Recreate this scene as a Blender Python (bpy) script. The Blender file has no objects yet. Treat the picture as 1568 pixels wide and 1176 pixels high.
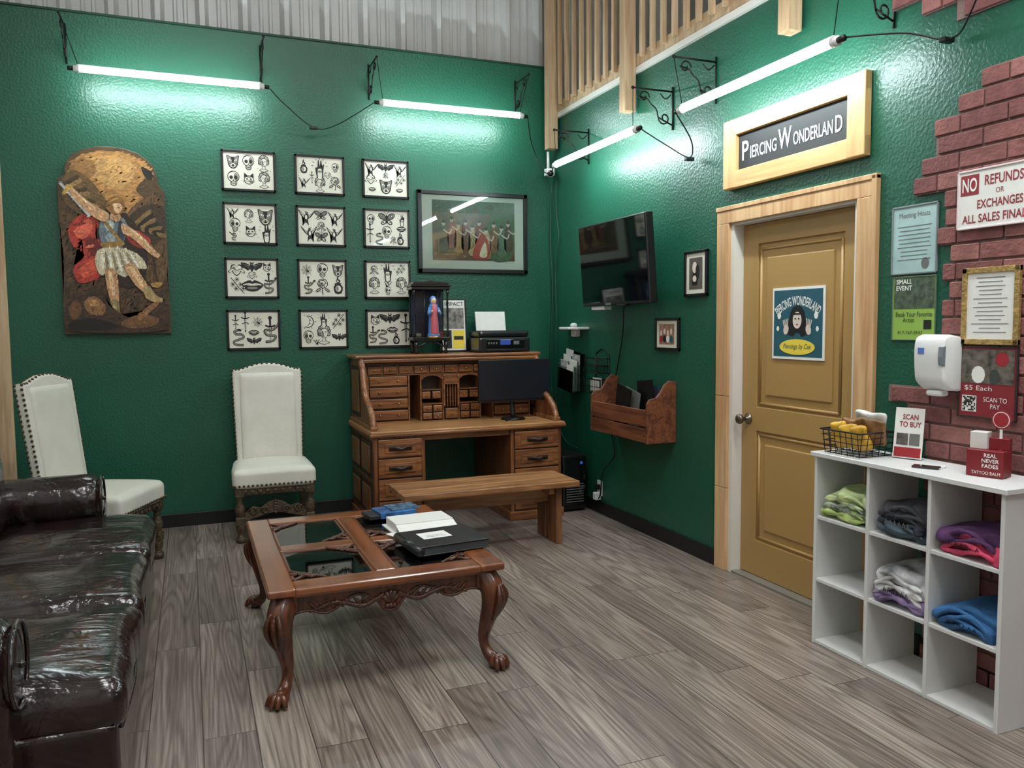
import bpy, bmesh, random
from math import *
from mathutils import Vector, Matrix, Euler, noise
random.seed(7)
SC=bpy.context.scene
# ---------------------------------------------------------------- materials
def L(c):
    r=[]
    for v in c:
        v=max(0,min(255,v))/255.0
        r.append(v/12.92 if v<=0.04045 else ((v+0.055)/1.055)**2.4)
    return (r[0],r[1],r[2],1)
_M={}
def base(name):
    m=bpy.data.materials.new(name);m.use_nodes=True
    nt=m.node_tree;b=nt.nodes['Principled BSDF'];return m,nt,b
def N(nt,t,**k):
    n=nt.nodes.new(t)
    for a,v in k.items():setattr(n,a,v)
    return n
def mat(name,c,rough=.5,metal=0,var=0,vs=8,bump=0,bs=60,coat=0,emit=0,spec=.5,stretch=(1,1,1)):
    if name in _M:return _M[name]
    m,nt,b=base(name)
    b.inputs['Base Color'].default_value=L(c);b.inputs['Roughness'].default_value=rough
    b.inputs['Metallic'].default_value=metal;b.inputs['Coat Weight'].default_value=coat
    b.inputs['Coat Roughness'].default_value=.05
    b.inputs['Specular IOR Level'].default_value=spec
    if emit:
        b.inputs['Emission Color'].default_value=L(c);b.inputs['Emission Strength'].default_value=emit
    if var or bump:
        tc=N(nt,'ShaderNodeTexCoord');mp=N(nt,'ShaderNodeMapping');mp.inputs['Scale'].default_value=stretch
        nt.links.new(tc.outputs['Object'],mp.inputs[0])
    if var:
        n=N(nt,'ShaderNodeTexNoise');n.inputs['Scale'].default_value=vs;n.inputs['Detail'].default_value=5
        nt.links.new(mp.outputs[0],n.inputs[0])
        r=N(nt,'ShaderNodeValToRGB');a=L(c)
        r.color_ramp.elements[0].position=.3;r.color_ramp.elements[1].position=.7
        r.color_ramp.elements[0].color=tuple(x*(1-var) for x in a[:3])+(1,)
        r.color_ramp.elements[1].color=tuple(min(1,x*(1+var)) for x in a[:3])+(1,)
        nt.links.new(n.outputs[0],r.inputs[0]);nt.links.new(r.outputs[0],b.inputs['Base Color'])
    if bump:
        n=N(nt,'ShaderNodeTexNoise');n.inputs['Scale'].default_value=bs;n.inputs['Detail'].default_value=3
        nt.links.new(mp.outputs[0],n.inputs[0])
        bp=N(nt,'ShaderNodeBump');bp.inputs['Strength'].default_value=bump;bp.inputs['Distance'].default_value=.01
        nt.links.new(n.outputs[0],bp.inputs['Height']);nt.links.new(bp.outputs[0],b.inputs['Normal'])
    _M[name]=m;return m
def wood(name,c1,c2,axis='x',rough=.4,scale=14,coat=0,stretch=.08):
    if name in _M:return _M[name]
    m,nt,b=base(name)
    tc=N(nt,'ShaderNodeTexCoord');mp=N(nt,'ShaderNodeMapping')
    s=[1,1,1];s['xyz'.index(axis)]=stretch;mp.inputs['Scale'].default_value=s
    nt.links.new(tc.outputs['Object'],mp.inputs[0])
    n1=N(nt,'ShaderNodeTexNoise');n1.inputs['Scale'].default_value=scale;n1.inputs['Detail'].default_value=6;n1.inputs['Distortion'].default_value=.6
    nt.links.new(mp.outputs[0],n1.inputs[0])
    mm=N(nt,'ShaderNodeMath',operation='MULTIPLY');mm.inputs[1].default_value=26
    nt.links.new(n1.outputs[0],mm.inputs[0])
    sn=N(nt,'ShaderNodeMath',operation='SINE');nt.links.new(mm.outputs[0],sn.inputs[0])
    n2=N(nt,'ShaderNodeTexNoise');n2.inputs['Scale'].default_value=scale*6;n2.inputs['Detail'].default_value=4
    nt.links.new(mp.outputs[0],n2.inputs[0])
    ma=N(nt,'ShaderNodeMath',operation='MULTIPLY_ADD');ma.inputs[1].default_value=.2;nt.links.new(sn.outputs[0],ma.inputs[0]);nt.links.new(n2.outputs[0],ma.inputs[2])
    r=N(nt,'ShaderNodeValToRGB');r.color_ramp.elements[0].position=.2;r.color_ramp.elements[1].position=.8
    r.color_ramp.elements[0].color=L(c1);r.color_ramp.elements[1].color=L(c2)
    nt.links.new(ma.outputs[0],r.inputs[0]);nt.links.new(r.outputs[0],b.inputs['Base Color'])
    b.inputs['Roughness'].default_value=rough;b.inputs['Coat Weight'].default_value=coat;b.inputs['Coat Roughness'].default_value=.12
    bp=N(nt,'ShaderNodeBump');bp.inputs['Strength'].default_value=.08;bp.inputs['Distance'].default_value=.004
    nt.links.new(n2.outputs[0],bp.inputs['Height']);nt.links.new(bp.outputs[0],b.inputs['Normal'])
    _M[name]=m;return m
def glassmat(name,tint=(235,245,240)):
    if name in _M:return _M[name]
    m=bpy.data.materials.new(name);m.use_nodes=True;nt=m.node_tree;nt.nodes.clear()
    o=N(nt,'ShaderNodeOutputMaterial');mx=N(nt,'ShaderNodeMixShader');t=N(nt,'ShaderNodeBsdfTransparent');g=N(nt,'ShaderNodeBsdfGlossy')
    t.inputs[0].default_value=L(tint);g.inputs['Roughness'].default_value=.02
    f=N(nt,'ShaderNodeFresnel');f.inputs[0].default_value=1.6
    nt.links.new(f.outputs[0],mx.inputs[0]);nt.links.new(t.outputs[0],mx.inputs[1]);nt.links.new(g.outputs[0],mx.inputs[2]);nt.links.new(mx.outputs[0],o.inputs[0])
    _M[name]=m;return m
def wallmat(name,c,rough=.42,bs=60,st=.2):
    m,nt,b=base(name)
    tc=N(nt,'ShaderNodeTexCoord')
    n=N(nt,'ShaderNodeTexNoise');n.inputs['Scale'].default_value=bs;n.inputs['Detail'].default_value=2.5;n.inputs['Roughness'].default_value=.45
    nt.links.new(tc.outputs['Object'],n.inputs[0])
    r=N(nt,'ShaderNodeValToRGB');r.color_ramp.elements[0].position=.40;r.color_ramp.elements[1].position=.64
    nt.links.new(n.outputs[0],r.inputs[0])
    bp=N(nt,'ShaderNodeBump');bp.inputs['Strength'].default_value=st;bp.inputs['Distance'].default_value=.005
    nt.links.new(r.outputs[0],bp.inputs['Height']);nt.links.new(bp.outputs[0],b.inputs['Normal'])
    n2=N(nt,'ShaderNodeTexNoise');n2.inputs['Scale'].default_value=1.6;nt.links.new(tc.outputs['Object'],n2.inputs[0])
    r2=N(nt,'ShaderNodeValToRGB');a=L(c)
    r2.color_ramp.elements[0].color=tuple(x*.88 for x in a[:3])+(1,);r2.color_ramp.elements[1].color=tuple(x*1.12 for x in a[:3])+(1,)
    nt.links.new(n2.outputs[0],r2.inputs[0]);nt.links.new(r2.outputs[0],b.inputs['Base Color'])
    b.inputs['Roughness'].default_value=rough
    _M[name]=m;return m
def floormat():
    m,nt,b=base('laminate_planks')
    lk=nt.links.new
    tc=N(nt,'ShaderNodeTexCoord');sp=N(nt,'ShaderNodeSeparateXYZ');lk(tc.outputs['Object'],sp.inputs[0])
    def M(op,a,c=None,d=None):
        n=N(nt,'ShaderNodeMath',operation=op)
        for i,v in enumerate((a,c,d)):
            if v is None:continue
            if isinstance(v,(int,float)):n.inputs[i].default_value=v
            else:lk(v,n.inputs[i])
        return n.outputs[0]
    u=M('DIVIDE',sp.outputs[0],.185);iu=M('FLOOR',u);fu=M('FRACT',u)
    wn=N(nt,'ShaderNodeTexWhiteNoise',noise_dimensions='1D');lk(iu,wn.inputs['W'])
    v=M('ADD',M('DIVIDE',sp.outputs[1],1.22),M('MULTIPLY',wn.outputs[0],7.3));iv=M('FLOOR',v);fv=M('FRACT',v)
    cb=N(nt,'ShaderNodeCombineXYZ');lk(iu,cb.inputs[0]);lk(iv,cb.inputs[1])
    w2=N(nt,'ShaderNodeTexWhiteNoise',noise_dimensions='2D');lk(cb.outputs[0],w2.inputs[0])
    rnd=w2.outputs[0]
    c2=N(nt,'ShaderNodeCombineXYZ');lk(M('ADD',M('MULTIPLY',sp.outputs[0],6.0),M('MULTIPLY',rnd,37)),c2.inputs[0]);lk(M('ADD',M('MULTIPLY',sp.outputs[1],.42),M('MULTIPLY',rnd,19)),c2.inputs[1])
    n1=N(nt,'ShaderNodeTexNoise');n1.inputs['Scale'].default_value=1.15;n1.inputs['Detail'].default_value=1.0;n1.inputs['Distortion'].default_value=.15;lk(c2.outputs[0],n1.inputs[0])
    ring=M('SINE',M('MULTIPLY',n1.outputs[0],95))
    ring=M('POWER',M('MULTIPLY_ADD',ring,.5,.5),2.0)
    c3=N(nt,'ShaderNodeCombineXYZ');lk(M('MULTIPLY',sp.outputs[0],80),c3.inputs[0]);lk(M('MULTIPLY',sp.outputs[1],1.8),c3.inputs[1]);lk(M('MULTIPLY',rnd,50),c3.inputs[2])
    n2=N(nt,'ShaderNodeTexNoise');n2.inputs['Scale'].default_value=1.5;n2.inputs['Detail'].default_value=4;lk(c3.outputs[0],n2.inputs[0])
    n3=N(nt,'ShaderNodeTexNoise');n3.inputs['Scale'].default_value=.8;n3.inputs['Detail'].default_value=2;lk(c2.outputs[0],n3.inputs[0])
    f=M('ADD',M('ADD',M('MULTIPLY',ring,-.17),M('MULTIPLY',n2.outputs[0],.72)),M('ADD',M('MULTIPLY',rnd,.24),M('MULTIPLY',n3.outputs[0],.48)))
    r=N(nt,'ShaderNodeValToRGB');e=r.color_ramp.elements
    e[0].position=.30;e[0].color=L((76,66,61));e[1].position=1.0;e[1].color=L((174,161,149))
    q=e.new(.66);q.color=L((123,110,101))
    lk(f,r.inputs[0])
    gap=M('MINIMUM',M('MINIMUM',fu,M('SUBTRACT',1,fu)),M('MULTIPLY',M('MINIMUM',fv,M('SUBTRACT',1,fv)),6.4))
    g=M('MINIMUM',M('MULTIPLY',gap,55),1)
    mx=N(nt,'ShaderNodeMix',data_type='RGBA');lk(g,mx.inputs[0]);mx.inputs[6].default_value=L((50,42,37));lk(r.outputs[0],mx.inputs[7])
    lk(mx.outputs[2],b.inputs['Base Color'])
    lk(M('MULTIPLY_ADD',n2.outputs[0],.16,.24),b.inputs['Roughness'])
    bp=N(nt,'ShaderNodeBump');bp.inputs['Strength'].default_value=.2;bp.inputs['Distance'].default_value=.003
    lk(M('ADD',M('MULTIPLY',g,1),M('MULTIPLY',n2.outputs[0],.3)),bp.inputs['Height']);lk(bp.outputs[0],b.inputs['Normal'])
    return m
def leathermat():
    m,nt,b=base('brown_leather')
    tc=N(nt,'ShaderNodeTexCoord')
    n=N(nt,'ShaderNodeTexNoise');n.inputs['Scale'].default_value=4.2;n.inputs['Detail'].default_value=3.5;n.inputs['Distortion'].default_value=1.6
    mp=N(nt,'ShaderNodeMapping');mp.inputs['Scale'].default_value=(1,2.2,1);nt.links.new(tc.outputs['Object'],mp.inputs[0]);nt.links.new(mp.outputs[0],n.inputs[0])
    v=N(nt,'ShaderNodeTexVoronoi');v.inputs['Scale'].default_value=160;nt.links.new(tc.outputs['Object'],v.inputs[0])
    bp=N(nt,'ShaderNodeBump');bp.inputs['Strength'].default_value=.45;bp.inputs['Distance'].default_value=.04
    b2=N(nt,'ShaderNodeBump');b2.inputs['Strength'].default_value=.06;b2.inputs['Distance'].default_value=.002
    nt.links.new(n.outputs[0],bp.inputs['Height']);nt.links.new(v.outputs[0],b2.inputs['Height']);nt.links.new(bp.outputs[0],b2.inputs['Normal'])
    nt.links.new(b2.outputs[0],b.inputs['Normal'])
    r=N(nt,'ShaderNodeValToRGB');r.color_ramp.elements[0].color=L((20,11,12));r.color_ramp.elements[1].color=L((42,24,24))
    nt.links.new(n.outputs[0],r.inputs[0]);nt.links.new(r.outputs[0],b.inputs['Base Color'])
    b.inputs['Roughness'].default_value=.2;b.inputs['Coat Weight'].default_value=.4;b.inputs['Coat Roughness'].default_value=.1
    return m
# ---------------------------------------------------------------- builder
def catmull(P,n=6,closed=False):
    P=[Vector(p) for p in P];out=[];k=len(P)
    rng=range(k) if closed else range(k-1)
    for i in rng:
        if closed:a,b,c,d=P[(i-1)%k],P[i],P[(i+1)%k],P[(i+2)%k]
        else:a,b,c,d=P[max(i-1,0)],P[i],P[i+1],P[min(i+2,k-1)]
        for j in range(n):
            t=j/n;out.append(.5*((2*b)+(c-a)*t+(2*a-5*b+4*c-d)*t*t+(3*b-a-3*c+d)*t**3))
    if not closed:out.append(P[-1])
    return out
class O:
    def __init__(s,name):
        s.name=name;s.bm=bmesh.new();s.mats=[];s.T=Matrix.Identity(4)
    def mi(s,m):
        if m not in s.mats:s.mats.append(m)
        return s.mats.index(m)
    def add(s,b,m,M=None,smooth=False):
        M=s.T@M if M is not None else s.T
        i=s.mi(m)
        for f in b.faces:f.material_index=i;f.smooth=smooth
        bmesh.ops.transform(b,matrix=M,verts=b.verts)
        me=bpy.data.meshes.new('tmp');b.to_mesh(me);b.free();s.bm.from_mesh(me);bpy.data.meshes.remove(me)
    def box(s,x0,x1,y0,y1,z0,z1,m,bev=0,seg=2,rot=None,smooth=False):
        b=bmesh.new();bmesh.ops.create_cube(b,size=1)
        S=Matrix.Diagonal((abs(x1-x0),abs(y1-y0),abs(z1-z0),1));bmesh.ops.transform(b,matrix=S,verts=b.verts)
        if bev:bmesh.ops.bevel(b,geom=b.edges[:],offset=min(bev,.49*min(abs(x1-x0),abs(y1-y0),abs(z1-z0))),segments=seg,affect='EDGES',profile=.5)
        M=Matrix.Translation(((x0+x1)/2,(y0+y1)/2,(z0+z1)/2))
        if rot:M=M@Euler(rot).to_matrix().to_4x4()
        s.add(b,m,M,smooth)
    def cyl(s,p0,p1,r0,m,r1=None,n=16,smooth=True,caps=True):
        p0=Vector(p0);p1=Vector(p1);r1=r0 if r1 is None else r1
        d=p1-p0;b=bmesh.new();bmesh.ops.create_cone(b,cap_ends=caps,segments=n,radius1=r0,radius2=r1,depth=d.length)
        M=Matrix.Translation((p0+p1)/2)@d.to_track_quat('Z','Y').to_matrix().to_4x4()
        s.add(b,m,M,smooth)
    def sph(s,c,r,m,n=10,rot=None):
        if isinstance(r,(int,float)):r=(r,r,r)
        b=bmesh.new();bmesh.ops.create_uvsphere(b,u_segments=n+4,v_segments=n,radius=1)
        M=Matrix.Translation(c)
        if rot:M=M@Euler(rot).to_matrix().to_4x4()
        s.add(b,m,M@Matrix.Diagonal((r[0],r[1],r[2],1)),True)
    def nail(s,c,r,m):
        b=bmesh.new();bmesh.ops.create_icosphere(b,subdivisions=1,radius=r);s.add(b,m,Matrix.Translation(c),True)
    def tube(s,P,r,m,n=8,closed=False,sub=0,flat=None):
        P=[Vector(p) for p in P]
        if sub:
            if isinstance(r,(list,tuple)):
                R=catmull([(v,0,0) for v in r],sub,closed);r=[max(v.x,.0005) for v in R]
            P=catmull(P,sub,closed)
        if not isinstance(r,(list,tuple)):r=[r]*len(P)
        b=bmesh.new();rings=[];k=len(P)
        up=None
        for i,p in enumerate(P):
            if closed:t=P[(i+1)%k]-P[(i-1)%k]
            else:t=P[min(i+1,k-1)]-P[max(i-1,0)]
            if t.length<1e-9:t=Vector((0,0,1))
            t.normalize()
            if up is None:
                up=Vector((0,0,1)) if abs(t.z)<.9 else Vector((1,0,0))
            a=t.cross(up)
            if a.length<1e-4:a=t.cross(Vector((0,1,0)))
            a.normalize();u=a.cross(t).normalized();up=u
            rg=[]
            for j in range(n):
                an=2*pi*j/n;rg.append(b.verts.new(p+(a*cos(an)+u*sin(an)*(flat or 1))*r[i]))
            rings.append(rg)
        for i in range(k if closed else k-1):
            A=rings[i];B=rings[(i+1)%k]
            for j in range(n):b.faces.new((A[j],A[(j+1)%n],B[(j+1)%n],B[j]))
        if not closed:
            b.faces.new(rings[0][::-1]);b.faces.new(rings[-1])
        bmesh.ops.recalc_face_normals(b,faces=b.faces)
        s.add(b,m,None,True)
    def prism(s,pts,axis,a0,a1,m,bev=0,smooth=False):
        b=bmesh.new();ax='xyz'.index(axis)
        def mk(p,a):
            v=[0,0,0];o=[i for i in range(3) if i!=ax];v[o[0]]=p[0];v[o[1]]=p[1];v[ax]=a;return v
        A=[b.verts.new(mk(p,a0)) for p in pts];B=[b.verts.new(mk(p,a1)) for p in pts];k=len(pts)
        f1=b.faces.new(A);f2=b.faces.new(B[::-1])
        for i in range(k):b.faces.new((A[i],B[i],B[(i+1)%k],A[(i+1)%k]))
        bmesh.ops.recalc_face_normals(b,faces=b.faces)
        if bev:
            ed=[e for e in b.edges if all(v in A for v in e.verts) or all(v in B for v in e.verts)]
            bmesh.ops.bevel(b,geom=ed,offset=bev,segments=2,affect='EDGES',profile=.5)
        bmesh.ops.triangulate(b,faces=[f for f in b.faces if len(f.verts)>4])
        s.add(b,m,None,smooth)
    def lathe(s,prof,c,m,n=20,M=None):
        b=bmesh.new();rings=[]
        for r,z in prof:
            rings.append([b.verts.new((r*cos(2*pi*j/n),r*sin(2*pi*j/n),z)) for j in range(n)])
        for A,B in zip(rings,rings[1:]):
            for j in range(n):b.faces.new((A[j],A[(j+1)%n],B[(j+1)%n],B[j]))
        b.faces.new(rings[0][::-1]);b.faces.new(rings[-1])
        bmesh.ops.recalc_face_normals(b,faces=b.faces)
        T=Matrix.Translation(c)
        if M:T=T@M
        s.add(b,m,T,True)
    def cush(s,c,h,r,m,puff=0,amt=0,ns=3,rot=None,n=14,paxis=2,seed=0,fn=None):
        b=bmesh.new();bmesh.ops.create_cube(b,size=2)
        bmesh.ops.subdivide_edges(b,edges=b.edges[:],cuts=n,use_grid_fill=True)
        H=Vector(h)
        for v in b.verts:
            p=Vector([sin(q*pi/2)*.35+q*.65 for q in v.co])
            q=Vector([p[i]*H[i] for i in range(3)])
            inn=Vector([max(-(H[i]-r),min(H[i]-r,q[i])) for i in range(3)])
            d=q-inn
            if d.length>1e-9:
                q=inn+d.normalized()*r
            o=[i for i in range(3) if i!=paxis]
            if puff:
                k=max(0,(1-p[o[0]]**2))*max(0,(1-p[o[1]]**2))
                q[paxis]+=puff*(k**.6)*(1 if p[paxis]>0 else -.2)*abs(p[paxis])
            if amt:
                nv=noise.noise_vector((q+Vector((seed*3.1,seed,0)))*ns)*amt
                q+=nv
            if fn:q=fn(q,p)
            v.co=q
        M=Matrix.Translation(c)
        if rot:M=M@Euler(rot).to_matrix().to_4x4()
        s.add(b,m,M,True)
    def poly(s,pts,m,y,smooth=0):
        if smooth:pts=[(p.x,p.y) for p in catmull([(a,c,0) for a,c in pts],smooth,True)]
        b=bmesh.new();f=b.faces.new([b.verts.new((p[0],y,p[1])) for p in pts])
        bmesh.ops.triangulate(b,faces=b.faces[:])
        for f in b.faces:
            f.normal_update()
            if f.normal.y>0:f.normal_flip()
        s.add(b,m)
    def rect(s,x0,x1,z0,z1,m,y):s.poly([(x0,z0),(x1,z0),(x1,z1),(x0,z1)],m,y)
    def ell(s,cx,cz,rx,rz,m,y,n=20,rot=0):
        P=[]
        for i in range(n):
            a=2*pi*i/n;x=rx*cos(a);z=rz*sin(a);P.append((cx+x*cos(rot)-z*sin(rot),cz+x*sin(rot)+z*cos(rot)))
        s.poly(P,m,y)
    def batch(s,items,m):
        b=bmesh.new()
        for (cx,cz,rx,rz,rot,y) in items:
            V=[]
            for i in range(6):
                a=2*pi*i/6;x=rx*cos(a);z=rz*sin(a);V.append(b.verts.new((cx+x*cos(rot)-z*sin(rot),y,cz+x*sin(rot)+z*cos(rot))))
            b.faces.new(V)
        s.add(b,m)
    def rib(s,pts,w,m,y,sub=5,closed=False):
        P=catmull([(a,c,0) for a,c in pts],sub,closed) if sub else [Vector((a,c,0)) for a,c in pts]
        b=bmesh.new();k=len(P);Lf=[];Rt=[]
        for i,p in enumerate(P):
            if closed:t=P[(i+1)%k]-P[(i-1)%k]
            else:t=P[min(i+1,k-1)]-P[max(i-1,0)]
            if t.length<1e-9:t=Vector((1,0,0))
            t.normalize();n=Vector((-t.y,t.x,0))*w/2
            Lf.append(b.verts.new((p.x+n.x,y,p.y+n.y)));Rt.append(b.verts.new((p.x-n.x,y,p.y-n.y)))
        for i in range(k if closed else k-1):
            j=(i+1)%k;b.faces.new((Lf[i],Rt[i],Rt[j],Lf[j]))
        s.add(b,m)
    def text(s,t,cx,cz,w,h,m,y,ext=0,arc=0,shear=0,bold=0):
        cu=bpy.data.curves.new('t','FONT');cu.body=t;cu.size=1;cu.align_x='CENTER';cu.shear=shear;cu.resolution_u=3
        cu.extrude=ext;cu.offset=bold
        ob=bpy.data.objects.new('t',cu);SC.collection.objects.link(ob);bpy.context.view_layer.update()
        me=bpy.data.meshes.new_from_object(ob.evaluated_get(bpy.context.evaluated_depsgraph_get()))
        bpy.data.objects.remove(ob);bpy.data.curves.remove(cu)
        b=bmesh.new();b.from_mesh(me);bpy.data.meshes.remove(me)
        if not b.verts:return
        xs=[v.co.x for v in b.verts];ys=[v.co.y for v in b.verts]
        sx=w/max(1e-6,max(xs)-min(xs));sy=h/max(1e-6,max(ys)-min(ys));mx=(max(xs)+min(xs))/2;my=(max(ys)+min(ys))/2
        for v in b.verts:
            X=(v.co.x-mx)*sx;Z=(v.co.y-my)*sy
            if arc:
                a=X/arc;X2=(arc+Z)*sin(a);Z=(arc+Z)*cos(a)-arc;X=X2
            v.co=Vector((cx+X,y,cz+Z))
        s.add(b,m)
    def done(s,rotz=0,loc=(0,0,0),auto=True):
        me=bpy.data.meshes.new(s.name);
        if auto:
            vs=s.bm.verts
            xs=[v.co.x for v in vs];ys=[v.co.y for v in vs];zs=[v.co.z for v in vs]
            o=Vector(((min(xs)+max(xs))/2,(min(ys)+max(ys))/2,min(zs)))
        else:o=Vector((0,0,0))
        bmesh.ops.translate(s.bm,verts=s.bm.verts,vec=-o)
        s.bm.to_mesh(me);s.bm.free()
        for m in s.mats:me.materials.append(m)
        ob=bpy.data.objects.new(s.name,me);SC.collection.objects.link(ob)
        R=Matrix.Rotation(rotz,4,'Z')
        ob.location=R@o+Vector(loc);ob.rotation_euler=(0,0,rotz)
        return ob
RW=-pi/2   # right-wall items: local x = -world y ; local -y = into room (-X)
# ---------------------------------------------------------------- palette
GREEN=wallmat('green_wall_paint',(26,84,64),rough=.36)
CREAMW=wallmat('offwhite_wall_paint',(205,203,198),rough=.6)
BLACK=mat('black_satin',(16,16,17),.35)
BLKGL=mat('black_gloss',(9,9,11),.08,coat=.5)
IRON=mat('wrought_iron',(14,14,15),.45,metal=.3)
WHITE=mat('white_plastic',(226,226,224),.35)
PAPER=mat('paper_white',(224,222,216),.6,var=.03,vs=20)
ART=mat('flash_paper',(222,218,202),.45,var=.03,vs=9,coat=.2)
INK=mat('black_ink',(22,22,22),.5)
INKG=mat('grey_ink',(105,104,100),.5)
INKS=mat('shading_ink',(128,125,116),.5)
BRASS=mat('brass',(196,150,70),.3,metal=.9)
PINE=wood('pine_trim',(186,140,96),(214,176,130),'z',.5,7)
PINEX=wood('pine_sign_frame',(192,148,96),(214,176,120),'x',.5,7)
PINEZ=wood('pine_sign_frame_upright',(192,148,96),(214,176,120),'z',.5,7)
LUM=wood('raw_lumber',(172,140,106),(202,176,142),'z',.7,8)
OAK=wood('desk_oak',(88,51,28),(138,86,50),'z',.35,16,coat=.25)
OAKX=wood('desk_oak_horizontal',(98,58,33),(152,98,58),'x',.33,16,coat=.25)
OAKD=mat('desk_oak_dark',(46,28,18),.45)
OAKT=wood('desktop_light_edge',(150,104,62),(188,140,92),'x',.3,16,coat=.2)
RUST=wood('bench_pine_stain',(112,72,42),(172,122,78),'x',.4,9,coat=.1)
RUSTZ=wood('bench_leg_stain',(84,51,30),(132,86,52),'z',.5,9)
CRATE=wood('crate_redwood',(80,42,26),(126,72,44),'x',.5,9)
CHER=wood('cherry_wood',(100,54,29),(142,82,46),'y',.22,6,coat=.5)
CHERX=wood('cherry_wood_cross',(100,54,29),(142,82,46),'x',.22,6,coat=.5)
CHERD=wood('cherry_dark_leg',(66,35,21),(108,58,34),'z',.3,12,coat=.3)
CARV=mat('carved_mahogany',(76,41,25),.35,var=.3,vs=40,bump=.5,bs=80,coat=.2)
GLASS=glassmat('clear_glass')
LEATH=leathermat()
CHL=mat('cream_leather',(208,205,193),.42,var=.05,vs=6,bump=.12,bs=30)
CHW=mat('antique_carved_wood',(70,56,38),.45,var=.5,vs=25,bump=.8,bs=60)
MUST=mat('mustard_door_paint',(168,132,78),.42,var=.03,vs=3)
MELA=mat('white_melamine',(218,218,216),.35)
RED=mat('poster_red',(150,34,44),.5)
# ---------------------------------------------------------------- room
FL=O('floor');FL.box(-4.25,0.14,-8.6,0.0,-.1,0,floormat());FL.done(auto=False)
w=O('wall_back');w.box(-4.1,0,0,.12,0,3.66,GREEN);w.done(auto=False)
w=O('trim_wall_cap');w.box(-4.1,0,-.012,.14,3.661,3.675,mat('cap_dark_green',(24,60,46),.5));w.done()
w=O('wall_right')
w.box(0,.14,-2.51,0,0,3.21,GREEN);w.box(0,.14,-8.6,-3.49,0,3.21,GREEN);w.box(0,.14,-3.49,-2.51,2.075,3.21,GREEN)
w.done(auto=False)
w=O('wall_left');w.box(-4.35,-4.25,-8.6,.3,0,5.6,CREAMW);w.done(auto=False)
w=O('wall_front');w.box(-4.35,3.1,-8.7,-8.6,0,5.6,CREAMW);w.done(auto=False)
w=O('wall_loft_side');w.box(3.0,3.1,-8.6,.3,3.0,5.6,mat('loft_grey',(120,118,114),.7));w.done(auto=False)
w=O('ceiling');w.box(-4.35,3.1,-8.7,.4,5.6,5.7,CREAMW);w.done(auto=False)
w=O('floor_loft');w.box(.145,3.0,-8.6,.12,3.08,3.2,mat('loft_board',(150,132,108),.7));w.done(auto=False)
w=O('wall_upper_metal');MET=mat('white_ribbed_steel',(210,210,210),.3,var=.05,vs=3)
P=[];x=-4.35
while x<3.05:
    P+=[(x,.19),(x+.03,.125),(x+.065,.125),(x+.095,.19),(x+.15,.19),(x+.16,.175),(x+.175,.175),(x+.185,.19),(x+.22,.19),(x+.23,.175),(x+.245,.175),(x+.255,.19)];x+=.305
P+=[(3.1,.19),(3.1,.27),(-4.35,.27)]
w.prism(P,'z',3.205,5.6,MET);w.done(auto=False)
w=O('trim_left_post');w.box(-4.19,-4.1,-.03,.1,0,2.55,LUM,.004);w.box(-4.25,-4.19,-.02,.1,0,5.5,mat('galv_grey',(150,152,150),.5));w.done()
BB=mat('black_baseboard',(20,21,22),.45)
w=O('baseboard_back');w.box(-4.1,-.016,-.014,0,0,.1,BB,.004);w.done()
w=O('baseboard_right');w.box(-.014,0,-2.40,-.0,0,.1,BB,.004);w.box(-.014,0,-8.5,-3.60,0,.1,BB,.004);w.done()
r=O('loft_railing');WT=mat('white_trim_paint',(215,212,204),.5)
r.box(-.025,.14,-6.5,-.02,3.211,3.25,WT);r.box(-.02,.10,-6.5,-.02,3.25,3.34,LUM,.003)
for y in (-.16,-1.43,-3.06,-4.6,-6.2):
    r.box(-.11,-.025,y-.042,y+.042,2.95,5.2,LUM,.004)
y=-.28
while y>-6.4:
    if all(abs(y-q)>.07 for q in (-1.43,-3.06,-4.6,-6.2)):r.box(-.055,-.024,y-.016,y+.016,3.29,4.75,LUM,.002)
    y-=.13
r.box(-.02,.02,-6.5,-.02,4.65,4.74,LUM,.003);r.box(-.05,.09,-6.5,-.02,4.74,4.78,LUM,.003)
r.done()
# ---------------------------------------------------------------- door
d=O('door_1')
DX0,DX1=2.545,3.455
def panel(o,x0,x1,z0,z1,y,m):
    o.box(x0,x1,y-.0,y+.01,z0,z1,m)
    pts=[(x0,z0),(x1,z0),(x1,z1),(x0,z1)]
    for a,b_ in zip(pts,pts[1:]+pts[:1]):
        o.tube([(a[0],y,a[1]),(b_[0],y,b_[1])],.009,m,6)
    o.box(x0+.05,x1-.05,y-.009,y+.005,z0+.05,z1-.05,m,.008)
d.box(DX0,DX1,.078,.118,.012,2.045,MUST)
for a in [(DX0,DX0+.13,.012,2.045),(DX1-.13,DX1,.012,2.045)]:d.box(a[0],a[1],.066,.08,a[2],a[3],MUST,.003)
for a in [(1.93,2.045),(.86,1.0),(.012,.22)]:d.box(DX0+.125,DX1-.125,.066,.08,a[0],a[1],MUST,.003)
panel(d,DX0+.15,DX1-.15,1.02,1.90,.076,MUST);panel(d,DX0+.15,DX1-.15,.24,.84,.076,MUST)
KN=mat('antique_nickel',(120,110,98),.25,metal=.9)
d.lathe([(.033,0),(.033,.006),(.012,.012),(.011,.04),(.024,.05),(.03,.062),(.027,.075),(.012,.08)],(2.605,.066,.925),KN,18,Matrix.Rotation(pi/2,4,'X'))
d.done(rotz=RW)
t=O('trim_door')
t.box(2.51,2.543,-.002,.14,0,2.075,WT);t.box(3.457,3.49,-.002,.14,0,2.075,WT);t.box(2.51,3.49,-.002,.14,2.047,2.075,WT)
t.box(2.51,3.49,.0,.14,-.001,.01,mat('threshold',(150,146,138),.4,metal=.5))
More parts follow.
